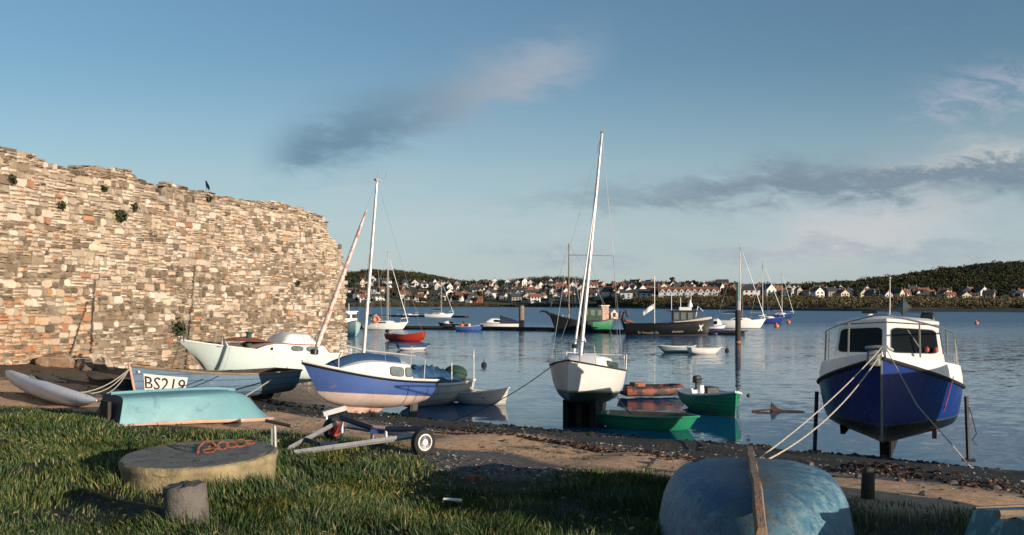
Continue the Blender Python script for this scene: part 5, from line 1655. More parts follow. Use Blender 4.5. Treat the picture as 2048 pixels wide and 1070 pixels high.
    # long chain lying on the sandy track at the right
    for (pa, pb, lab) in (((1690, 962, 12.0), (1915, 985, 10.9), 'rusty chain lying across the sand right of the blue upturned dinghy'), ((905, 893, 15.2), (1330, 934, 12.4), 'long rusty chain half buried along the middle of the sandy track')):
        a, b = Vector((PX(pa[0], pa[2]), pa[2])), Vector((PX(pb[0], pb[2]), pb[2]))
        mb = MB(); n = int((b - a).length / 0.085)
        org = Vector((a.x, a.y, gz(a.x, a.y)))
        for k in range(n):
            p = a.lerp(b, k / n) + Vector((0.03 * math.sin(k * .5), 0.08 * math.sin(k * .33)))
            yaw = math.atan2((b - a).y, (b - a).x) + .3 * math.sin(k * .5)
            m3 = Euler(((k % 2) * 1.3 + .2, 0, yaw)).to_matrix()
            mb.tube([m3 @ Vector((.060 * math.cos(q * .785), .036 * math.sin(q * .785), 0)) + Vector((p.x, p.y, gz(p.x, p.y) + .012)) - org for q in range(9)], 0.011, 5)
        o = mb.build('ground_chain', M['rust_dark']); o.location = org
        tag(o, lab, 'chain')


def trailer():
    P3 = lambda px, py, dz: None
    t = thing('boat_trailer', 'empty galvanised launching trailer with two wheels parked on the grass edge', 'trailer', (-1.8, 12.2, gz(-1.8, 12.2)))
    org = Vector(t.location)
    def at(px, Y, h_): x = PX(px, Y); return Vector((x, Y, gz(x, Y) + h_)) - org
    apex = at(578, 11.75, 0.06); n_end = at(826, 11.95, 0.19); f_end = at(672, 13.3, 0.22); apex2 = at(588, 11.45, 0.06)
    MB().tube([apex2, n_end], 0.032, 4).build('side_rail', M['galv'], t)
    MB().tube([apex, f_end], 0.032, 4).build('side_rail', M['galv'], t)
    MB().tube([at(690, 13.2, 0.20), at(850, 12.0, 0.17)], 0.035, 4).build('axle', M['galv'], t)
    MB().tube([at(612, 12.2, .11), at(640, 11.75, .09)], 0.03, 6).build('cross_brace', M['tarp_navy'], t)
    MB().tube([at(640, 11.72, .10), at(676, 11.75, .12)], 0.03, 6).build('cross_brace', M['tarp_navy'], t)
    for a, b in ((at(682, 13.1, .31), at(745, 12.6, .19)), (at(772, 12.4, .20), at(852, 12.15, .26))):
        d = (b - a); k = MB().tube([a, b], 0.035, 4).build('bunk', M['tarp_navy'], t)
    for px, Y, h_ in ((744, 12.6, .18), (772, 12.4, .19), (684, 13.1, .29), (840, 12.18, .24)):
        p = at(px, Y, h_); MB().tube([p, p - Vector((0, 0, .26 if h_ < .4 else .36))], 0.02, 5).build('bunk_support', M['galv'], t)
    MB().box(at(684, 13.15, .20), (.03, .06, .16), (0, .15, 0)).build('bracket', M['galv'], t)
    MB().box(at(757, 12.5, .16), (.2, .05, .05)).build('keel_roller', M['blue'], t)
    for px, Y, steer, hubm in ((846, 11.75, -0.50, M['white_plain']), (668, 13.35, -0.55, M['red'])):
        x = PX(px, Y)
        c = Vector((x, Y, gz(x, Y) + 0.145)) - org
        rot = (R(90), 0, R(42) if hubm is M['white_plain'] else R(42))
        s_ = 0.74
        w = MB().lathe([(s_ * a, s_ * b) for a, b in [(0.13, -0.06), (0.175, -0.07), (0.205, -0.05), (0.21, 0), (0.205, 0.05), (0.175, 0.07), (0.13, 0.06)]], 28, c, rot).build('wheel', M['rubber'], t)
        MB().lathe([(s_ * a, s_ * b) for a, b in [(0.132, -0.055), (0.132, 0.055)]], 20, c, rot).lathe([(s_ * a, s_ * b) for a, b in [(0.14, 0.06), (0.12, 0.066), (0.10, 0.04), (0.06, 0.045), (0.045, 0.07), (0.01, 0.075)]], 20, c, rot).build('rim', hubm, w)
        mb = MB()
        m3 = Euler(rot).to_matrix()
        for k in range(5):
            q = 2 * math.pi * k / 5
            mb.ball(c + m3 @ Vector((0.075 * math.cos(q), 0.075 * math.sin(q), 0.052)) * s_, 0.012, n=6)
        mb.build('wheel_bolts', M['rust_dark'], w)
    p = at(573, 10.9, 0)
    o = MB().box((0, 0, 0.2), (0.32, .16, .07), (0, -.25, .3)).tube([(-.1, 0, 0), (-.12, 0, .2)], .02, 6).build('trailer_prop', M['galv']); o.location = Vector(p) + org + Vector((-.05, 3.2, .1))
    tag(o, 'grey metal bracket lying in the grass behind the thin post', 'bracket')


def water_boats():
    grey_blue = paint('grey_blue_planking', (0.13, 0.22, 0.32), 0.55, 0.25, 3, planks=5.5, wear=(0.34, 0.38, 0.40), wamt=0.18, wscale=6)
    # old wooden boat with its number board
    t, h = open_boat('wooden_boat', 'grey blue planked boat with a painted number on its bow, drawn up on the beach', 'boat', (257, 25.8), (575, 29.6), 1.06, 1.75, 0.72, grey_blue, M['wood_dark'], M['wood'],
                     pitch=1.5, bow=0.28, stern=0.05, tw=0.75, um=0.4, fb=2.3, rake=0.22, kb=0.12, ks=0.1, rail=0.035)
    mb = MB(); h.patch(mb, 0.735, 0.945, 0.54, 0.88, 1, 0.012, 14); mb.build('number_board', M['white'], t)
    mb = MB(); h.letters(mb, 'BS219', 0.940, 0.742, 0.59, 0.84, 1, 0.022); mb.build('registration_number', M['letter'], t)
    MB().tube([h.pt(1, 1) + Vector((.02, 0, .05)), h.pt(1, .6) + Vector((.02, 0, 0)), h.pt(1, .2) + Vector((.02, 0, 0)), h.pt(.985, 0) + Vector((0, 0, -.02))], 0.035, 6).build('stem', M['salmon'], t)
    MB().ball(h.surf(.965, .9, 1, .03), 0.035).build('eye_bolt', M['white_plain'], t)
    MB().prism([(-2, .05), (1.8, .06), (1.6, -.1), (-1.9, -.1)], .08, lambda a, b, q: (a, q - .04, b)).build('keel', M['wood_dark'], t)
    # dark green boat behind it
    t, h = open_boat('rowing_boat', 'low dark green rowing boat in shade left of the numbered boat', 'boat', (170, 29.0), (275, 27.4), 1.02, 1.2, 0.45, paint('dark_green_hull', (0.03, 0.07, 0.065), 0.6, 0.3), M['wood_dark'], M['wood_dark'], roll=10)
    # covered boat lying behind the blue one
    t, h = open_boat('covered_boat', 'white open boat under a creased blue and green tarpaulin, right of the blue sailing boat', 'boat', (778, 34.6), (924, 38.0), -0.05, 1.75, 0.86, paint('dull_white_hull', (0.50, 0.51, 0.48), 0.5, 0.2, 2, planks=4, streak=((0.25, 0.27, 0.24), .5)), M['cream'], M['white'],
                     bow=0.2, stern=0.04, tw=0.72, um=.42, rake=.25, rail=.045, thwarts=())
    rr = random.Random(3); rows = []
    for i in range(21):
        u = 0.93 - 0.80 * i / 20
        b_ = h.b(u) * 0.97; z = h.zs(u) - 0.02
        rid = 0.62 * math.sin(math.pi * min(1, .12 + i / 20 * .95)) ** .5 + 0.05 * math.sin(i * 1.9)
        rows.append([Vector(((u - 0.5) * h.L + rr.uniform(-.03, .03), b_ * g, z + rid * (1 - abs(g) ** 2.4) + 0.06 * math.sin(i * 1.1 + k * 2.1) * (1 - g * g) + rr.uniform(-.03, .03) * (1 - g * g)))
                     for k in range(17) for g in (k / 8 - 1,)])
    MB().loft(rows).build('tarpaulin', paint('creased_blue_tarp', (0.035, 0.10, 0.21), 0.5, 0.5, 2.5, wear=(0.12, 0.26, 0.36), wamt=0.34, wscale=1.8, bmp=0.9, bscale=5), t, sharp=55)
    MB().ball(((.13 - .5) * h.L, .1, h.zs(.1) + .22), .42, n=9, sq=(.9, 1.2, .8)).build('net_bag', M['tarp_green'], t, sharp=60)
    for u, zz in ((.42, .75), (.03, 1.1)): MB().tube([h.pt(u, 1, 1), h.pt(u, 1, 1) + Vector((0, 0, zz))], .02, 6).build('post', M['galv'], t)
    MB().box((-h.L / 2 - .05, .3, .62), (.12, .3, .3)).build('motor_bracket', M['white'], t, bevel=.02)
    # white tender
    t, h = open_boat('tender', 'small cream white tender floating behind the blue sailing boat', 'boat', (1018, 36.3), (912, 37.2), -0.10, 1.25, 0.55, paint('cream_white_planking', (0.68, 0.64, 0.56), 0.45, 0.12, planks=8), M['cream'], M['white'],
                     bow=0.20, stern=0.05, tw=0.7, rake=0.15, kb=0.1, rail=0.028)
    MB().box((0.1, .1, .46), (.7, .25, .12), (0, .1, .4)).build('oar_bundle', M['wood'], t)
    # orange inflatable
    t = thing('inflatable_dinghy', 'dull orange inflatable dinghy with dark sides on the water', 'boat', (PX(1302, 39.5), 39.5, 0.0), (0, 0, 0.12))
    pts = [Vector((1.15, 0, .32)), Vector((1.0, .42, .30)), Vector((.4, .58, .27)), Vector((-1.1, .58, .27)), Vector((-1.12, .3, .28)), Vector((-1.12, -.3, .28)), Vector((-1.1, -.58, .27)), Vector((.4, -.58, .27)), Vector((1.0, -.42, .30)), Vector((1.15, 0, .32))]
    MB().tube(pts, 0.19, 10).build('tube', paint('orange_rubber', (0.26, 0.075, 0.04), 0.6, 0.4, 3, wear=(0.03, 0.022, 0.022), wamt=0.62, wscale=2.5), t)
    MB().box((0, 0, .12), (2.2, 1.1, .1)).build('floor', M['dark'], t)
    MB().box((-.7, 0, .5), (.12, .9, .12)).build('cover_roll', M['dark'], t); MB().box((-.55, -.3, .52), (.4, .3, .16)).build('locker', M['orange'], t)
    # flat green punt
    green = paint('bright_green_paint', (0.02, 0.24, 0.12), 0.4, 0.2, 3, wear=(0.10, 0.36, 0.24), wamt=0.2, wscale=6)
    t, h = open_boat('punt', 'flat bright green punt afloat at the edge beside the white sailing boat', 'boat', (1398, 29.0), (1203, 30.4), -0.10, 1.35, 0.50, green, M['dark'], green, sec=[(0, 0), (.3, .01), (.6, .03), (.8, .1), (.88, .35), (.93, .6), (.97, .8), (1, 1)],
                     tw=0.85, um=0.5, fb=3.2, bow=0.03, stern=0.0, rake=0.30, kb=0.12, vbow=0.5, rail=0.035, thwarts=(.3, .62))
    # green launch with outboard
    bowp = Vector((PX(1472, 32.2), 32.2)); hv = Vector((0.10, -0.99))
    t, h = None, None
    gr2 = paint('green_planking', None, 0.45, 0.2, 3, planks=7, bands=[(-1, (0.5, 0.45, 0.35)), (0.14, (0.018, 0.26, 0.14))])
    L = 3.9; c = bowp - Vector((0.17, -0.985)) * L / 2
    h = Hull(L, 1.62, 0.72, bow=0.26, stern=0.02, tw=0.8, um=0.42, fb=2.3, rake=0.10, kb=0.08, sec=ROUND)
    t = thing('open_launch', 'dark green open launch with white gunwale and an outboard motor, bow to the beach', 'boat', (c.x, c.y, -0.12), (0, 0, math.atan2(-0.985, 0.17)))
    mb = MB(); h.skin(mb); h.inner(mb, mi=1, cap=2); mb.build('hull', [gr2, M['white_plain'], M['white_plain']], t)
    mb = MB(); h.rails(mb, 0.04, -.02); mb.build('rubbing_strake', M['white_plain'], t)
    for u in (.25, .5, .75): MB().box(((u - .5) * L, 0, .5), (.25, h.b(u) * 1.8, .04)).build('thwart', M['wood'], t)
    outboard(t, -L / 2 + .05, .78, .15, M['dark'])
    MB().box((-1.0, .2, .72), (.6, .5, .34), (0, 0, .2)).build('gear_box', M['dark'], t, bevel=.04)
    MB().lathe([(.1, 0), (.12, .1), (.1, .3), (.03, .32)], 10, (-.3, -.35, .7)).build('jerry_can', M['white_plain'], t)
    MB().ball((L / 2 + .02, .42, .84), .07).build('bow_fender', M['dark'], t)
    # red motor boat and tender
    t, h = open_boat('rowing_boat', 'bright red open boat with a small black outboard out on the water', 'boat', (852, 97), (776, 100), -0.12, 1.6, 0.72, paint('red_planking', (0.62, 0.06, 0.03), 0.45, 0.15, planks=6), M['wood_dark'], M['red'], bow=0.42, stern=0.1, rake=.2, tw=.7)
    outboard(t, -h.L / 2, .8)
    t, h = open_boat('rowing_boat', 'blue and white open dinghy in front of the red boat on the water', 'boat', (862, 80), (795, 79), -0.10, 1.3, 0.52, paint('navy_over_white_hull', None, 0.45, 0.15, bands=[(-1, (0.7, 0.68, 0.64)), (0.30, (0.03, 0.07, 0.15))]), M['wood_dark'], M['blue'], bow=0.10, stern=0.05)
    t, h = open_boat('rowing_boat', 'grey blue dinghy moored with a white one beside the marker pile', 'boat', (1312, 75), (1388, 75.5), -0.10, 1.3, 0.56, paint('pale_grey_blue_hull', (0.24, 0.36, 0.40), 0.5, 0.15), M['cream'], M['white'], bow=0.12)
    t, h = open_boat('rowing_boat', 'small white dinghy tied astern of the grey blue one', 'boat', (1446, 73.5), (1378, 73), -0.10, 1.3, 0.50, paint('white_dinghy_hull', (0.72, 0.70, 0.66), 0.45, 0.1), M['cream'], M['white'], bow=0.10)
    # anchor fluke sticking out of the shallows
    x, y = PX(1552, 34.2), 34.2
    t = thing('old_anchor', 'rusty black anchor with its fluke sticking out of the water', 'anchor', (x, y, 0))
    MB().tube([(-.85, -.1, .02), (-.1, 0, .06), (.1, 0, .05)], .035, 6).build('shank', M['rust_dark'], t)
    MB().prism([(-.2, -.1), (-.14, .30), (.05, .12), (.40, -.02), (.4, -.1)], .08, lambda a, b, q: (a, q, b)).build('fluke', M['wood_dark'], t)
    MB().tube([(-.15, -.05, .02), (.5, -.1, .03), (.9, -.25, .01)], .035, 6).build('weedy_chain', M['rust_dark'], t)


def kayaks():
    for (lab, bow, stern, col, z) in (('long white kayak with faded lilac ends lying on the grass edge', (-11.0, 21.5), (-7.45, 17.7), ((0.80, 0.80, 0.82), (0.36, 0.36, 0.62)), 0),
                                      ('lilac blue kayak end behind the white kayak on the grass', (-11.0, 20.4), (-13.4, 19.2), ((0.20, 0.23, 0.55), (0.15, 0.17, 0.45)), 0.0)):
        a, b = Vector(bow), Vector(stern); d = a - b; L = d.length; c = (a + b) / 2
        t = thing('kayak', lab, 'kayak', (c.x, c.y, gz(c.x, c.y) + 0.20), (R(30), R(-3.0 if L > 4 else 1), math.atan2(d.y, d.x)))
        rows = []
        for i in range(23):
            u = i / 22; k = max(0.02, 1 - abs(2 * u - 1) ** 2.4)
            rows.append([Vector(((u - .5) * L, .34 * k * math.cos(q), 0.17 * (k ** .6) * math.sin(q) + .13 * abs(2 * u - 1) ** 2.5)) for q in [2 * math.pi * j / 16 for j in range(16)]])
        mb = MB(); mb.loft([r_[::-1] for r_ in rows], close=True, cap=True)
        mb.build('hull', paint('kayak_' + ('white' if z == 0 and col[0][0] > .5 else 'lilac'), col[0], 0.4, 0.12, 2.5, wear=col[1], wamt=0.24, wscale=1.1), t, sharp=60)
        MB().lathe([(.26, 0), (.27, .03), (.22, .04), (.2, 0.0)], 20, (0, 0, .15)).build('cockpit_rim', M['tarp_navy'], t)
        MB().box((.55, 0, .165), (.06, .4, .03)).build('deck_strap', M['black'], t)


beach_things()
trailer()
water_boats()
kayaks()

# ropes
zl = lambda x, y, d=0.02: (x, y, gz(x, y) + d)
bowp = crz.matrix_basis @ (crz_top(1, 1) + Vector((0.02, 0.0, 0.08)))
e1_, e2_ = (PX(1515, 13.0), 13.0), (PX(1530, 12.6), 12.6)
rope('pale mooring rope from the cruiser bow to the sand, upper of the pair', (bowp, zl(*e1_)), 0.011, M['rope'], 0.10, group=None)
rope('pale mooring rope from the cruiser bow to the sand, lower of the pair', (bowp + Vector((.02, 0, -.06)), zl(*e2_)), 0.012, M['rope'], 0.24)
q = Vector(zl(PX(2022, 14.6), 14.6))
rope('pale rope from the cruiser bow down past its leg to the mud at the right', (bowp + Vector((.08, 0, 0)), bowp.lerp(q, .35) + Vector((-.05, 0, -.35)), bowp.lerp(q, .62) + Vector((-.02, 0, -.45)), Vector(zl(PX(1942, 16.0), 16.0, .03)), q), 0.010, M['rope'])
a = wsb.matrix_basis @ (wsb_h.pt(0.86, 1, 1))
a2 = wsb.matrix_basis @ (wsb_h.pt(0.86, 1, -1))
a = a2 if a2.x < a.x else a
rope('dark mooring line running left from the white sailing boat to the mud', (a, zl(PX(900, 28.5), 28.5)), 0.014, M['rope_dark'], 0.18)
b = wsb.matrix_basis @ wsb_h.surf(.28, .5, 1, .03)
rope('dark line from the white sailing boat down into the green punt', (b, (PX(1262, 29.6), 29.6, 0.42)), 0.02, M['rope_dark'], 0.04)
rope('pale rope from the mint boat stretched down to the beach past the numbered boat', (P(575, 735, 32.4), zl(PX(446, 20.5), 20.5)), 0.02, M['rope'], 0.05)
rope('thin grey line from the mint boat bow along the foot of the wall', (P(350, 686, 32.1), P(60, 712, 33.0)), 0.010, M['rope'], 0.25)
rope('dark blue line over the side of the numbered boat', (P(437, 752, 26.2), P(330, 790, 24.6)), 0.012, M['tarp_navy'], 0.05)
for k, (px, py, Y) in enumerate(((150, 752, 23.6), (168, 764, 23.2), (185, 769, 22.9))):
    x = PX(px, Y)
    rope(('highest', 'middle', 'lowest')[k] + ' of the slack ropes fanning left from the numbered bow', (P(258, 738, 25.7), zl(x, Y)), 0.013, M['rope'], 0.15 + .05 * k, group=None)
# ------------------------------------------------------------------ moorings further out
def wl(y): return H * F / (y - HY)            # distance of a waterline seen at photo row y


def yacht(name, label, px_bow, px_stern, Y, mast_px, mast_top, hullmat, B=2.3, D=1.0, cover=None, boom=True, furl=True, cabin=M['white_plain'], dy=1.0, group=None):
    hd, L, c = pose((px_bow, Y), (px_stern, Y + dy))
    h = Hull(L, B, D, bow=0.28, stern=0.05, tw=0.65, um=0.42, fb=2.1, rake=0.8, kb=.4, ks=.25, sec=ROUND)
    t = thing(name, label, 'boat', (c.x, c.y, -0.28), (0, 0, hd), group)
    mb = MB(); h.skin(mb, 14, 9); mb.build('hull', hullmat, t)
    mb = MB(); h.deck(mb, .05, 14); mb.build('deck', M['white_plain'], t)
    co = Coach(h, .28, .72, .62, .42, front=.35, aft=.03, tum=.85, camber=.2)
    cb = co.mesh(10).build('cabin', cabin, t, sharp=50)
    for sd in (1, -1): window_on(lambda s, f, o: co.side(s, f, sd, o), .12, .55, .25, .75, cb, M['glass'], M['dark'], .3, .01)
    mx = (PX(mast_px, Y) - c.x) / max(.3, abs(math.cos(hd))) * (1 if math.cos(hd) > 0 else -1)
    mx = max(-L * .42, min(L * .42, mx))
    foot = Vector((mx, 0, h.zs(.55) + .3))
    top = H + (HY - mast_top) * Y / F + 0.28
    m, tip, d = mast(t, foot, top - foot.z, 0.075, M['alu'], spread=(((top - foot.z) * .55, .75),))
    if boom:
        MB().tube([foot + Vector((0, 0, .7)), foot + Vector((-L * .36, 0, .75))], .045, 8).build('boom', M['alu'], t)
        if cover: MB().tube([foot + Vector((-.05, 0, .85)), foot + Vector((-L * .2, 0, .95)), foot + Vector((-L * .36, 0, .85))], [.2, .17, .08], 8).build('sail_cover', cover, t)
    bowt = h.pt(.98, 1)
    if furl: MB().tube([bowt, bowt.lerp(tip, .9)], [.06, .03], 6).build('furled_jib', M['white_plain'], t)
    stays(t, (tip, h.pt(.02, 1, 1)), (tip, h.pt(.55, 1, 1)), (tip, h.pt(.55, 1, -1)), (tip, bowt), r=.014)
    mb = MB()
    for sd in (1, -1):
        mb.tube([h.pt(u, 1, sd) + Vector((0, 0, .55)) for u in (0.02, .3, .6, .85)], .012, 4)
        for u in (0.02, .3, .6, .85): mb.tube([h.pt(u, 1, sd), h.pt(u, 1, sd) + Vector((0, 0, .55))], .014, 4)
    mb.tube([h.pt(.85, 1, 1) + Vector((0, 0, .55)), h.pt(.99, 1) + Vector((.1, 0, .6)), h.pt(.85, 1, -1) + Vector((0, 0, .55))], .018, 5)
    mb.build('guard_rail', M['steel'], t)
    return t, h


def pontoon(label, a, b, w=2.2, rail=False):
    A, B_ = Vector((PX(*a), a[1])), Vector((PX(*b), b[1]))
    d = B_ - A; c = (A + B_) / 2; L = d.length
    t = thing('pontoon', label, 'pontoon', (c.x, c.y, 0), (0, 0, math.atan2(d.y, d.x)))
    MB().box((0, 0, .40), (L, w, .12)).build('decking', M['wood_dark'], t)
    mb = MB()
    n = max(2, int(L / 3))
    for i in range(n): mb.box(((i + .5) / n * L - L / 2, 0, .06), (L / n * .8, w * .9, .55))
    o = mb.build('floats', M['black'], t)
    MB().box((0, -w / 2 - .03, .33), (L, .06, .26)).build('fender_board', M['wood_dark'], t)
    return t


def far_moorings():
    pontoon('left stretch of the dark pontoon, with the lifebuoy standing on it', (705, 148), (935, 141))
    pontoon('middle stretch of the dark pontoon beside the bare brown pile', (938, 141), (1082, 136))
    pontoon('dark pontoon stretch the green sterned ship lies against', (1084, 136), (1262, 122))
    pontoon('right stretch of the dark pontoon, behind the black lettered boat', (1264, 124.5), (1492, 118.5))
    pontoon('far thin pontoon nearest the opposite shore', (735, 290), (935, 262), 1.8)
    # piles
    for lab, px, Y, ytop, r_, grn in (('bare brown mooring pile standing at the middle of the pontoon', 1043, 137, 612, .38, False), ('tall dark marker pile with a green and white top, in front of the yacht', 1476, 90, 564, .25, True)):
        t = thing('mooring_pile', lab, 'pile', (PX(px, Y), Y, 0))
        top = H + (HY - ytop) * Y / F
        if grn:
            MB().tube([(0, 0, -1), (0, 0, top * .55)], r_, 14).build('pile', M['wood_dark'], t)
            MB().tube([(0, 0, top * .55), (0, 0, top * .70)], r_ * .8, 12).build('grey_band', M['grey'], t)
            MB().tube([(0, 0, top * .70), (0, 0, top)], r_ * .6, 12).build('green_band', M['lit_sign'], t)
            MB().tube([(0, 0, .12), (0, 0, .32)], r_ * 1.1, 14).build('fender_ring', M['orange'], t)
        else:
            MB().tube([(0, 0, -1), (0, 0, top)], r_, 14).build('pile', M['wood'], t)
            MB().lathe([(r_ * 1.05, 0), (r_ * 1.05, .08), (.02, .3)], 14, (0, 0, top)).build('cap', M['dark'], t)
    wh = paint('yacht_white', None, .3, .08, bands=[(-1, (.03, .05, .10)), (.34, (.78, .77, .74))])
    bl = paint('yacht_navy', None, .3, .15, bands=[(-1, (.05, .03, .03)), (.30, (.025, .045, .20))])
    wb = paint('yacht_white_blue', None, .3, .1, bands=[(-1, (.03, .05, .10)), (.30, (.74, .74, .73))])
    yacht('yacht', 'white yacht with a pale blue cockpit cover, moored behind the tall marker pile', 1532, 1432, 148, 1482, 490, wh, 2.6, 1.45, M['tarp_navy'], group=None)
    yacht('yacht', 'navy blue yacht moored just right of the big white yacht', 1570, 1500, 186, 1527, 524, bl, 2.5, 1.2, None, furl=True)
    yacht('yacht', 'small navy yacht farthest out, rightmost of the moored yachts', 1588, 1535, 255, 1565, 545, bl, 2.4, 1.2)
    yacht('yacht', 'white yacht with a sprayhood on the pontoon beside the lifebuoy', 817, 728, 140, 775, 505, wh, 2.4, 1.15, None)
    yacht('yacht', 'white yacht riding alone at the far thin pontoon', 908, 850, 262, 883, 562, wb, 2.4, 1.15, M['tarp_navy'])
    yacht('yacht', 'small low yacht at the far thin pontoon, left of the lone white yacht', 838, 795, 281, 809, 570, wh, 2.0, .7, M['tarp_green'], furl=False)
    # mint fishing boat half hidden by the wall
    mint = paint('mint_hull_paint', None, .4, .12, bands=[(-1, (.02, .05, .05)), (.18, (.30, .52, .50)), (.62, (.42, .60, .57))])
    bowp, hv = Vector((PX(712, 111.5), 111.5)), Vector((0.42, -0.9))
    h = Hull(6.2, 2.7, 1.55, bow=.55, stern=.0, tw=.8, um=.45, fb=2.3, rake=.3, kb=.2, sec=ROUND)
    c = bowp - hv.normalized() * 3.1
    t = thing('fishing_boat', 'pale mint fishing boat with a white wheelhouse, half hidden by the end of the wall', 'boat', (c.x, c.y, -.3), (0, 0, math.atan2(hv.y, hv.x)))
    mb = MB(); h.skin(mb, 14, 9); mb.build('hull', mint, t)
    mb = MB(); h.deck(mb, .03, 14, -.15); mb.build('deck', M['cream'], t)
    mb = MB(); h.rails(mb, .06, 0); mb.build('rubbing_strake', M['orange'], t)
    w = MB().box((.4, 0, 2.3), (1.5, 1.5, 1.5), taper=(.9, .9)).build('wheelhouse', M['white_plain'], t, bevel=.05)
    for y in (-.4, .4): MB().box((1.13, y, 2.55), (.06, .55, .5), (0, R(-3), 0)).build('window', M['glass'], w)
    for sd in (1, -1): MB().box((.4, sd * .73, 2.5), (.5, .06, .6)).build('window', M['glass'], w)
    MB().box((.4, -.95, 2.1), (.3, .2, .5)).build('red_locker', M['red'], t); MB().box((.4, 0, 3.1), (1.7, 1.6, .08)).build('roof', M['white_plain'], w)
    MB().tube([(.2, 0, 3.1), (.2, 0, 4.0)], .03, 6).build('mast', M['alu'], t)
    # lifebuoy post on the pontoon
    Y = 138.6
    t = thing('lifebuoy_stand', 'orange lifebuoy in its diamond holder on the left stretch of pontoon', 'lifebuoy', (PX(752, Y), Y, .46))
    MB().tube([(0, .1, 0), (0, .1, 1.2)], .05, 6).build('post', M['white'], t)
    MB().box((0, .06, 1.05), (1.05, .05, 1.05), (0, R(45), 0)).build('backboard', M['salmon'], t)
    n = 20
    MB().tube([(.36 * math.cos(2 * math.pi * k / n), -.05, 1.05 + .36 * math.sin(2 * math.pi * k / n)) for k in range(n + 1)], .10, 8).build('lifebuoy', M['fender'], t)
    # motor boats by the pontoon
    def cuddy(label, pb, ps, Y, hm, cov, cz=.55, cl=(.35, .8), tarp=None, screen=True, D=.95, dy=.6):
        hd, L, c = pose((pb, Y), (ps, Y + dy))
        h = Hull(L, 2.1, D, bow=.25, stern=0, tw=.85, um=.45, fb=2.4, rake=.5, kb=.25, sec=VEE)
        t = thing('motor_boat', label, 'boat', (c.x, c.y, -.25), (0, 0, hd))
        mb = MB(); h.skin(mb, 14, 9); mb.build('hull', hm, t)
        mb = MB(); h.deck(mb, .05, 14); mb.build('deck', M['white_plain'], t)
        co = Coach(h, cl[0], cl[1], .75, cz, front=.5, aft=.03, tum=.75, camber=.2)
        cb = co.mesh(10).build('cabin', cov, t, sharp=50)
        if screen:
            for sd in (1, -1): window_on(lambda s, f, o: co.side(s, f, sd, o), .1, .5, .3, .85, cb, M['glass'], M['dark'], .3, .01)
        if tarp:
            rows = []
            for i in range(9):
                q = i / 8; u = .02 + .46 * q
                rid = .25 + .95 * q ** .8
                rows.append([Vector(((u - .5) * L, h.b(u) * .95 * g, h.zs(u) + rid * (1 - abs(g) ** 2))) for g in (-1, -.7, -.35, 0, .35, .7, 1)])
            MB().loft(rows).build('cockpit_cover', tarp, t, sharp=60)
        outboard(t, -L / 2, D - .1)
        mb = MB(); h.rails(mb, .04, 0); mb.build('rubbing_strake', M['black'], t)
        return t, h
    gw = paint('motor_boat_white', (.7, .69, .66), .35, .1)
    cuddy('white cabin boat under a steep navy cockpit cover left of the bare brown pile', 958, 1040, 150, gw, M['white_plain'], .75, (.45, .85), M['tarp_navy'])
    cuddy('low white launch with a dark canopy on the pontoon, left of the blue dinghy', 876, 925, 146, M['dark'], M['white_plain'], .5)
    cuddy('small white motor boat with a blue side stripe, right of the black lettered boat', 1452, 1412, 124, paint('blue_striped_white', None, .35, .1, bands=[(-1, (.7, .7, .68)), (.45, (.03, .06, .25)), (.85, (.72, .72, .70))]), M['white_plain'], .9, D=1.15)
    t, h = open_boat('work_boat', 'blue open work boat with orange gear aboard, tied along the pontoon', 'boat', (968, 133.5), (912, 134), -.15, 1.6, .75, paint('mid_blue_hull', (.04, .10, .32), .45, .15), M['white_plain'], M['white'], bow=.35)
    for k, (x, y) in enumerate(((-.6, .2), (-.1, -.2), (-1.1, .0))):
        MB().ball((x, y, .95), .24, n=8).build('buoy', M['fender'] if k != 1 else M['cream'], t)
    # green sterned little ship with a clipper bow
    Y = 126.0
    hm = paint('black_and_green_hull', None, .45, .2, bands=[(-1, (.04, .07, .08)), (.55, (.012, .016, .018))])
    hd, L, c = pose((1098, Y), (1222, Y + 1.5))
    h = Hull(L, 2.7, 1.7, bow=1.1, stern=.35, tw=.75, um=.42, fb=2.2, rake=.9, kb=.25, ks=.2, sec=ROUND)
    t = thing('replica_ship', 'little black wooden ship with a clipper bow and a bright green stern, on the pontoon', 'boat', (c.x, c.y, -.25), (0, 0, hd))
    mb = MB(); h.skin(mb, 18, 10); mb.build('hull', hm, t)
    mb = MB(); h.deck(mb, .03, 18, -.25); mb.build('deck', M['wood'], t)
    for sd in (1, -1):
        mb = MB(); h.patch(mb, .01, .34, .45, .97, sd, .02); mb.build('green_panel', paint('leaf_green_panel', (.015, .20, .085), .45, .3, 3, wear=(.15, .32, .16), wamt=.25, wscale=3), t)
    mb = MB(); h.rails(mb, .06, .0); mb.build('rail', M['dark'], t)
    b0 = h.pt(1, 1)
    MB().tube([b0 + Vector((-.4, 0, -.4)), b0 + Vector((.35, 0, .12)), b0 + Vector((.95, 0, .22)), b0 + Vector((1.25, 0, .05))], [.24, .16, .11, .05], 8).build('beakhead', M['black'], t)
    mx = (1224 - 1138) / (1224 - 1098) * L - L / 2
    m, tip, d = mast(t, (mx, 0, 1.3), H + (HY - 487) * Y / F - 1.0, .10, M['wood'], spread=((7.2, .6),))
    MB().tube([(mx - .1, 0, 4.0), (mx - 3.6, 0, 4.05)], .16, 8).build('furled_sail', M['black'], t)
    stays(t, (tip, b0), (tip, h.pt(0, 1, 1)), (tip, h.pt(.5, 1, 1)), (tip, h.pt(.5, 1, -1)), r=.018)
    w = MB().box((-1.4, 0, 2.6), (2.6, 1.7, 1.6)).build('deckhouse', M['tarp_green'], t)
    for x in (-2.3, -1.4, -.5): MB().box((x, .86, 2.8), (.55, .06, .7)).build('window', M['glass_pale'], w)
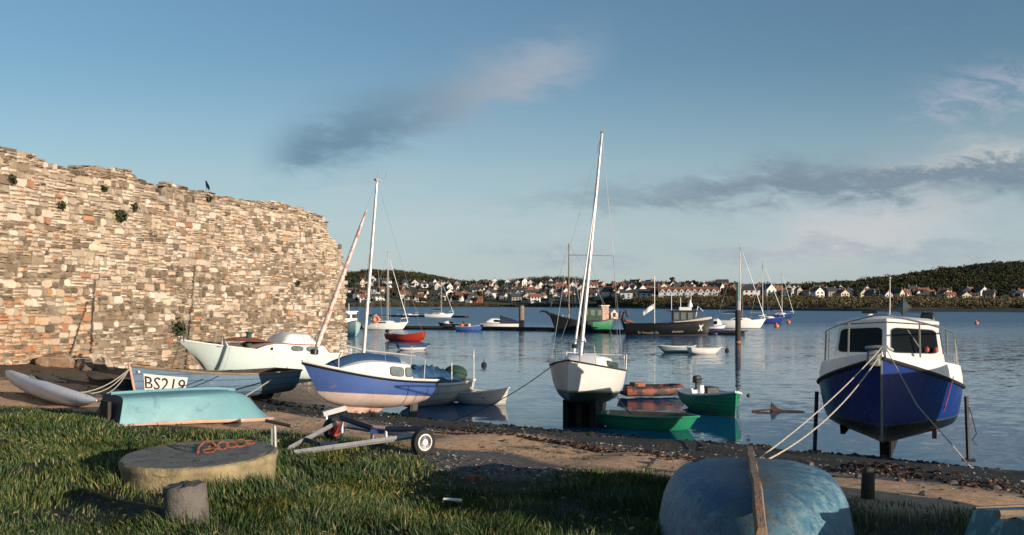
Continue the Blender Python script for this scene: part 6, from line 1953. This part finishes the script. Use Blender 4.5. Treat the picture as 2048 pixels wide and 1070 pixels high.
    w = MB().box((-3.1, .1, 2.7), (.95, 1.2, 1.9)).build('cream_cabin', M['salmon'], t)
    MB().box((-3.1, .1, 3.7), (1.15, 1.4, .1)).build('roof', M['white'], w)
    hs = MB().prism([(-.45, 0), (.45, 0), (.45, .7), (0, 1.2), (-.45, .7)], .8, lambda a, b, q: (-4.25 + a, .9 - q, 2.0 + b)).build('hatch_house', M['cream'], t)
    MB().box((-4.25, .93, 2.5), (.3, .06, .5)).build('door', M['wood_dark'], hs)
    for x in (1.6, 2.0, 2.4): MB().tube([(x, .5, 1.7), (x, .5, 2.55)], .05, 6).build('post', M['white'], t)
    # black lettered boat
    Y = 116.0
    hm = paint('black_ship_hull', None, .4, .15, bands=[(-1, (.09, .085, .08)), (.30, (.008, .008, .009))])
    hd, L, c = pose((1424, Y - .6), (1250, Y))
    h = Hull(L, 3.0, 1.55, bow=.55, stern=.0, tw=.62, um=.45, fb=2.3, rake=.5, kb=.2, ks=.2, sec=ROUND)
    t = thing('lettered_boat', 'long black boat with white lettering, crossed bones emblem and a white flag', 'boat', (c.x, c.y, -.2), (0, 0, hd))
    mb = MB(); h.skin(mb, 18, 10); mb.build('hull', hm, t)
    mb = MB(); h.deck(mb, .02, 18, -.12); mb.build('deck', M['wood_dark'], t)
    mb = MB(); h.rails(mb, .07, 0); mb.build('rail', M['black'], t)
    mb = MB(); h.letters(mb, 'So Homeside Wa', .14, .38, .52, .68, -1, .03); mb.build('name_lettering', M['letter_grey'], t)
    mb = MB(); h.letters(mb, 'charters', .53, .66, .60, .72, -1, .03); mb.build('name_lettering', M['letter_grey'], t)
    mb = MB(); n0 = h.surf(.865, .72, -1, .03)
    e = lambda a, b: h.surf(.875 + a * .75, .74 + b * .72, -1, .035)
    def disc(cx, cy, ra, rb, n=14): return [e(cx + ra * math.cos(2 * math.pi * k / n), cy + rb * math.sin(2 * math.pi * k / n)) for k in range(n)]
    ps = disc(0, .06, .014, .085); mb.add(ps, [tuple(range(len(ps)))])
    for s_ in (1, -1):
        mb.add([e(-.030 * s_, -.14), e(-.024 * s_, -.19), e(.030 * s_, .12), e(.024 * s_, .17)], [(0, 1, 2, 3)])
        for q in (-1, 1):
            ps = disc(.029 * q, .15 * q * s_, .007, .05, 8); mb.add(ps, [tuple(range(len(ps)))])
    mb.build('bones_emblem', M['letter_white'], t)
    MB().tube([h.pt(u, 1, -1) + Vector((0, -.03, .16)) for u in (.55, .7, .82, .92, .99)] , [.05, .07, .14, .18, .15], 8).build('rope_fender', M['rope'], t)
    w = MB().box((1.75, 0, 2.3), (2.6, 1.8, 1.4)).build('wheelhouse', M['dark'], t)
    for x in (.8, 1.6, 2.4): MB().box((x, -.93, 2.45), (.55, .06, .8)).build('window', M['glass_pale'], w)
    MB().box((1.7, 0, 3.06), (3.6, 2.1, .12)).build('roof', M['black'], w)
    MB().box((1.9, 0, 3.3), (1.4, 1.2, .35)).build('roof_locker', M['white'], w)
    MB().lathe([(.02, 0), (.3, .05), (.26, .4), (.1, .62), (.03, .9)], 10, (2.5, 0, 3.45)).build('radar_dome', M['white_plain'], w)
    for x, z in ((.35, 5.2), (2.6, 5.4), (1.4, 4.6)): MB().tube([(x, 0, 2.9), (x, 0, z)], .04, 6).build('aerial', M['white'], w)
    MB().tube([(3.1, 0, 2.2), (3.4, 0, 3.6), (4.0, 0, 3.0)], .06, 6).build('white_frame', M['white_plain'], t)
    st = h.pt(0, 1)
    MB().tube([Vector((-L / 2 + .2, 0, .9)), Vector((-L / 2 - .1, 0, 1.7)), Vector((-L / 2 - .35, 0, 2.3)), Vector((-L / 2 - .15, 0, 2.9))], [.35, .28, .2, .14], 8).build('stern_post', M['black'], t)
    o = MB().box((-L / 2 - .55, -.1, 2.5), (.3, .5, 1.0), (0, .2, 0)).box((-L / 2 + .25, .1, 2.75), (.34, .5, .9), (0, -.3, 0)).build('lifted_motors', M['dark'], t, bevel=.08)
    MB().tube([(-L / 2 + .1, -.3, 1.9), (-L / 2 + .9, -.3, 1.75)], .14, 8).build('orange_fender', M['orange'], t)
    MB().tube([(-L / 2 + .75, -.62, 1.5), (-L / 2 + .75, -.66, .5)], .13, 8).build('hanging_fender', M['cream'], t)
    fx = -1.6
    MB().tube([(fx, 0, 1.3), (fx, 0, H + (HY - 548) * Y / F)], .05, 6).build('flagstaff', M['white'], t)
    fw = [[Vector((fx - 1.35 * i / 8, .12 * math.sin(i * 1.1) * i / 8, 3.35 - .9 * i / 8 - .0 + .62 * j)) for j in (0, 1)] for i in range(9)]
    o = MB().loft(fw).build('flag', M['white_plain'], t)
    so = o.modifiers.new('cloth', 'SOLIDIFY'); so.thickness = 0.02
    MB().box((.1, -.6, 1.68), (1.0, .8, .3)).build('blue_crate', M['blue'], t)
    # buoys
    bo = None
    for lab, px, py in (('orange mooring buoy below the bow of the big white yacht', 1553, 652), ('orange mooring buoy right of the navy yachts', 1577, 644), ('pale orange buoy alone in open water right of the cruiser roof', 1953, 646)):
        Y = wl(py + 2)
        t = thing('mooring_buoy', lab, 'buoy', (PX(px, Y), Y, .15))
        MB().ball((0, 0, 0), .38, n=12).build('float', M['fender'], t); MB().tube([(0, 0, .3), (0, 0, .5)], .06, 6).build('top_ring', M['cream'], t)
    for lab, px, py in (('small black buoy beside the tender off the blue boat stern', 968, 728), ('small black buoy right of the little white dinghy', 1454, 699)):
        Y = wl(py + 3)
        t = thing('pickup_buoy', lab, 'buoy', (PX(px, Y), Y, .05))
        MB().ball((0, 0, 0), .17, n=12).build('float', M['rubber'], t); MB().tube([(0, 0, .12), (0, 0, .32)], .03, 6).build('handle', M['rope_dark'], t)
    # jackdaw on the wall
    t_, z = wall_pt(421, 383)
    x, y, z = wall_xyz(t_, z, -.15)
    t = thing('bird', 'dark bird perched on the ragged wall top', 'bird', (x, y, z - .02), (0, 0, 2.2))
    rows = []
    for u, r_, zz in ((-.34, .012, .08), (-.22, .04, .14), (-.1, .085, .22), (.02, .10, .30), (.1, .085, .37), (.14, .06, .42), (.17, .062, .47), (.20, .055, .505), (.24, .03, .51), (.30, .006, .495)):
        rows.append([Vector((u + r_ * .3 * math.sin(2 * math.pi * k / 10), r_ * .8 * math.cos(2 * math.pi * k / 10), zz + r_ * math.sin(2 * math.pi * k / 10))) for k in range(10)])
    MB().loft(rows, close=True, cap=True).build('body', M['black'], t, sharp=60)
    for s_ in (1, -1): MB().tube([(0.02, s_ * .04, .22), (.0, s_ * .04, .0)], .012, 5).build('leg', M['dark'], t)
    # rubble at the foot of the wall
    rr = random.Random(21)
    rm = [paint('rubble_rust', (.30, .19, .12), .9, .4, 4, bmp=.8), paint('rubble_pale', (.52, .42, .32), .9, .3, 4, bmp=.8), paint('rubble_brown', (.20, .15, .11), .9, .4, 4, bmp=.8)]
    for k, (px, py, s) in enumerate(((105, 738, .55), (128, 732, .6), (146, 738, .45), (88, 742, .5), (165, 742, .4), (118, 722, .5), (62, 743, .35), (180, 736, .4))):
        tt_, z = wall_pt(px, py); x, y, z = wall_xyz(tt_, 0, .5 + .25 * (k % 3))
        vs, fs = [], []
        mb = MB(); mb.ball((0, 0, 0), s, n=6, sq=(1, .8, .62))
        mb.v = [(a * rr.uniform(.8, 1.15), b * rr.uniform(.8, 1.15), c_ * rr.uniform(.8, 1.15)) for a, b, c_ in mb.v]
        o = mb.build('fallen_stone', rm[k % 3], sharp=20); o.location = (x, y, gz(x, y) + s * .25); o.rotation_euler = (rr.random(), rr.random(), rr.random() * 6)
        tag(o, 'lichen stained block fallen at the foot of the stone wall', 'stone', 'fallen stones at the foot of the wall')


def shade_boat():
    """an unseen boat added just outside the picture to cast its shadow over the cruiser"""
    x, y = 12.45, 13.6
    h = Hull(3.9, 1.9, 1.65, bow=.40, stern=.1, tw=.75, um=.45, fb=2.2, rake=.4, kb=.3, sec=ROUND)
    t = thing('work_boat', 'grey open boat added on the beach outside the picture to shade the cruiser', 'boat', (x, y, gz(x, y) + .78), (0, 0, R(-130)))
    mb = MB(); h.skin(mb); h.inner(mb, mi=1, cap=1); mb.build('hull', [M['grey'], M['wood']], t)
    MB().prism([(-1.9, .1), (1.5, .1), (1.4, -.4), (-1.8, -.4)], .2, lambda a, b, q: (a, q - .1, b)).build('keel', M['wood_dark'], t)
    mb = MB(); h.rails(mb, .04); mb.build('rubbing_strake', M['wood'], t)
    for sx in (1, -1):
        for sy in (1, -1): MB().box((sx * 1.1, sy * .5, .0), (.12, .12, 1.2)).build('trestle_leg', M['wood_dark'], t)
    # second unseen boat on chocks, added to keep the low sun off the grass
    x, y = 7.6, 3.8
    h = Hull(4.2, 1.7, .75, bow=.3, stern=.05, tw=.75, um=.45, fb=2.2, rake=.3, kb=.2, sec=ROUND)
    t = thing('shade_skiff', 'white open boat on chocks, added outside the picture to shade the grass', 'boat', (x, y, gz(x, y) + .28), (0, 0, R(62)))
    mb = MB(); h.skin(mb); h.inner(mb, mi=1, cap=1); mb.build('hull', [M['white'], M['wood']], t)
    for sx in (1.0, -1.1): MB().box((sx, 0, -.12), (.25, .9, .36)).build('chock', M['wood_dark'], t)


far_moorings()
shade_boat()
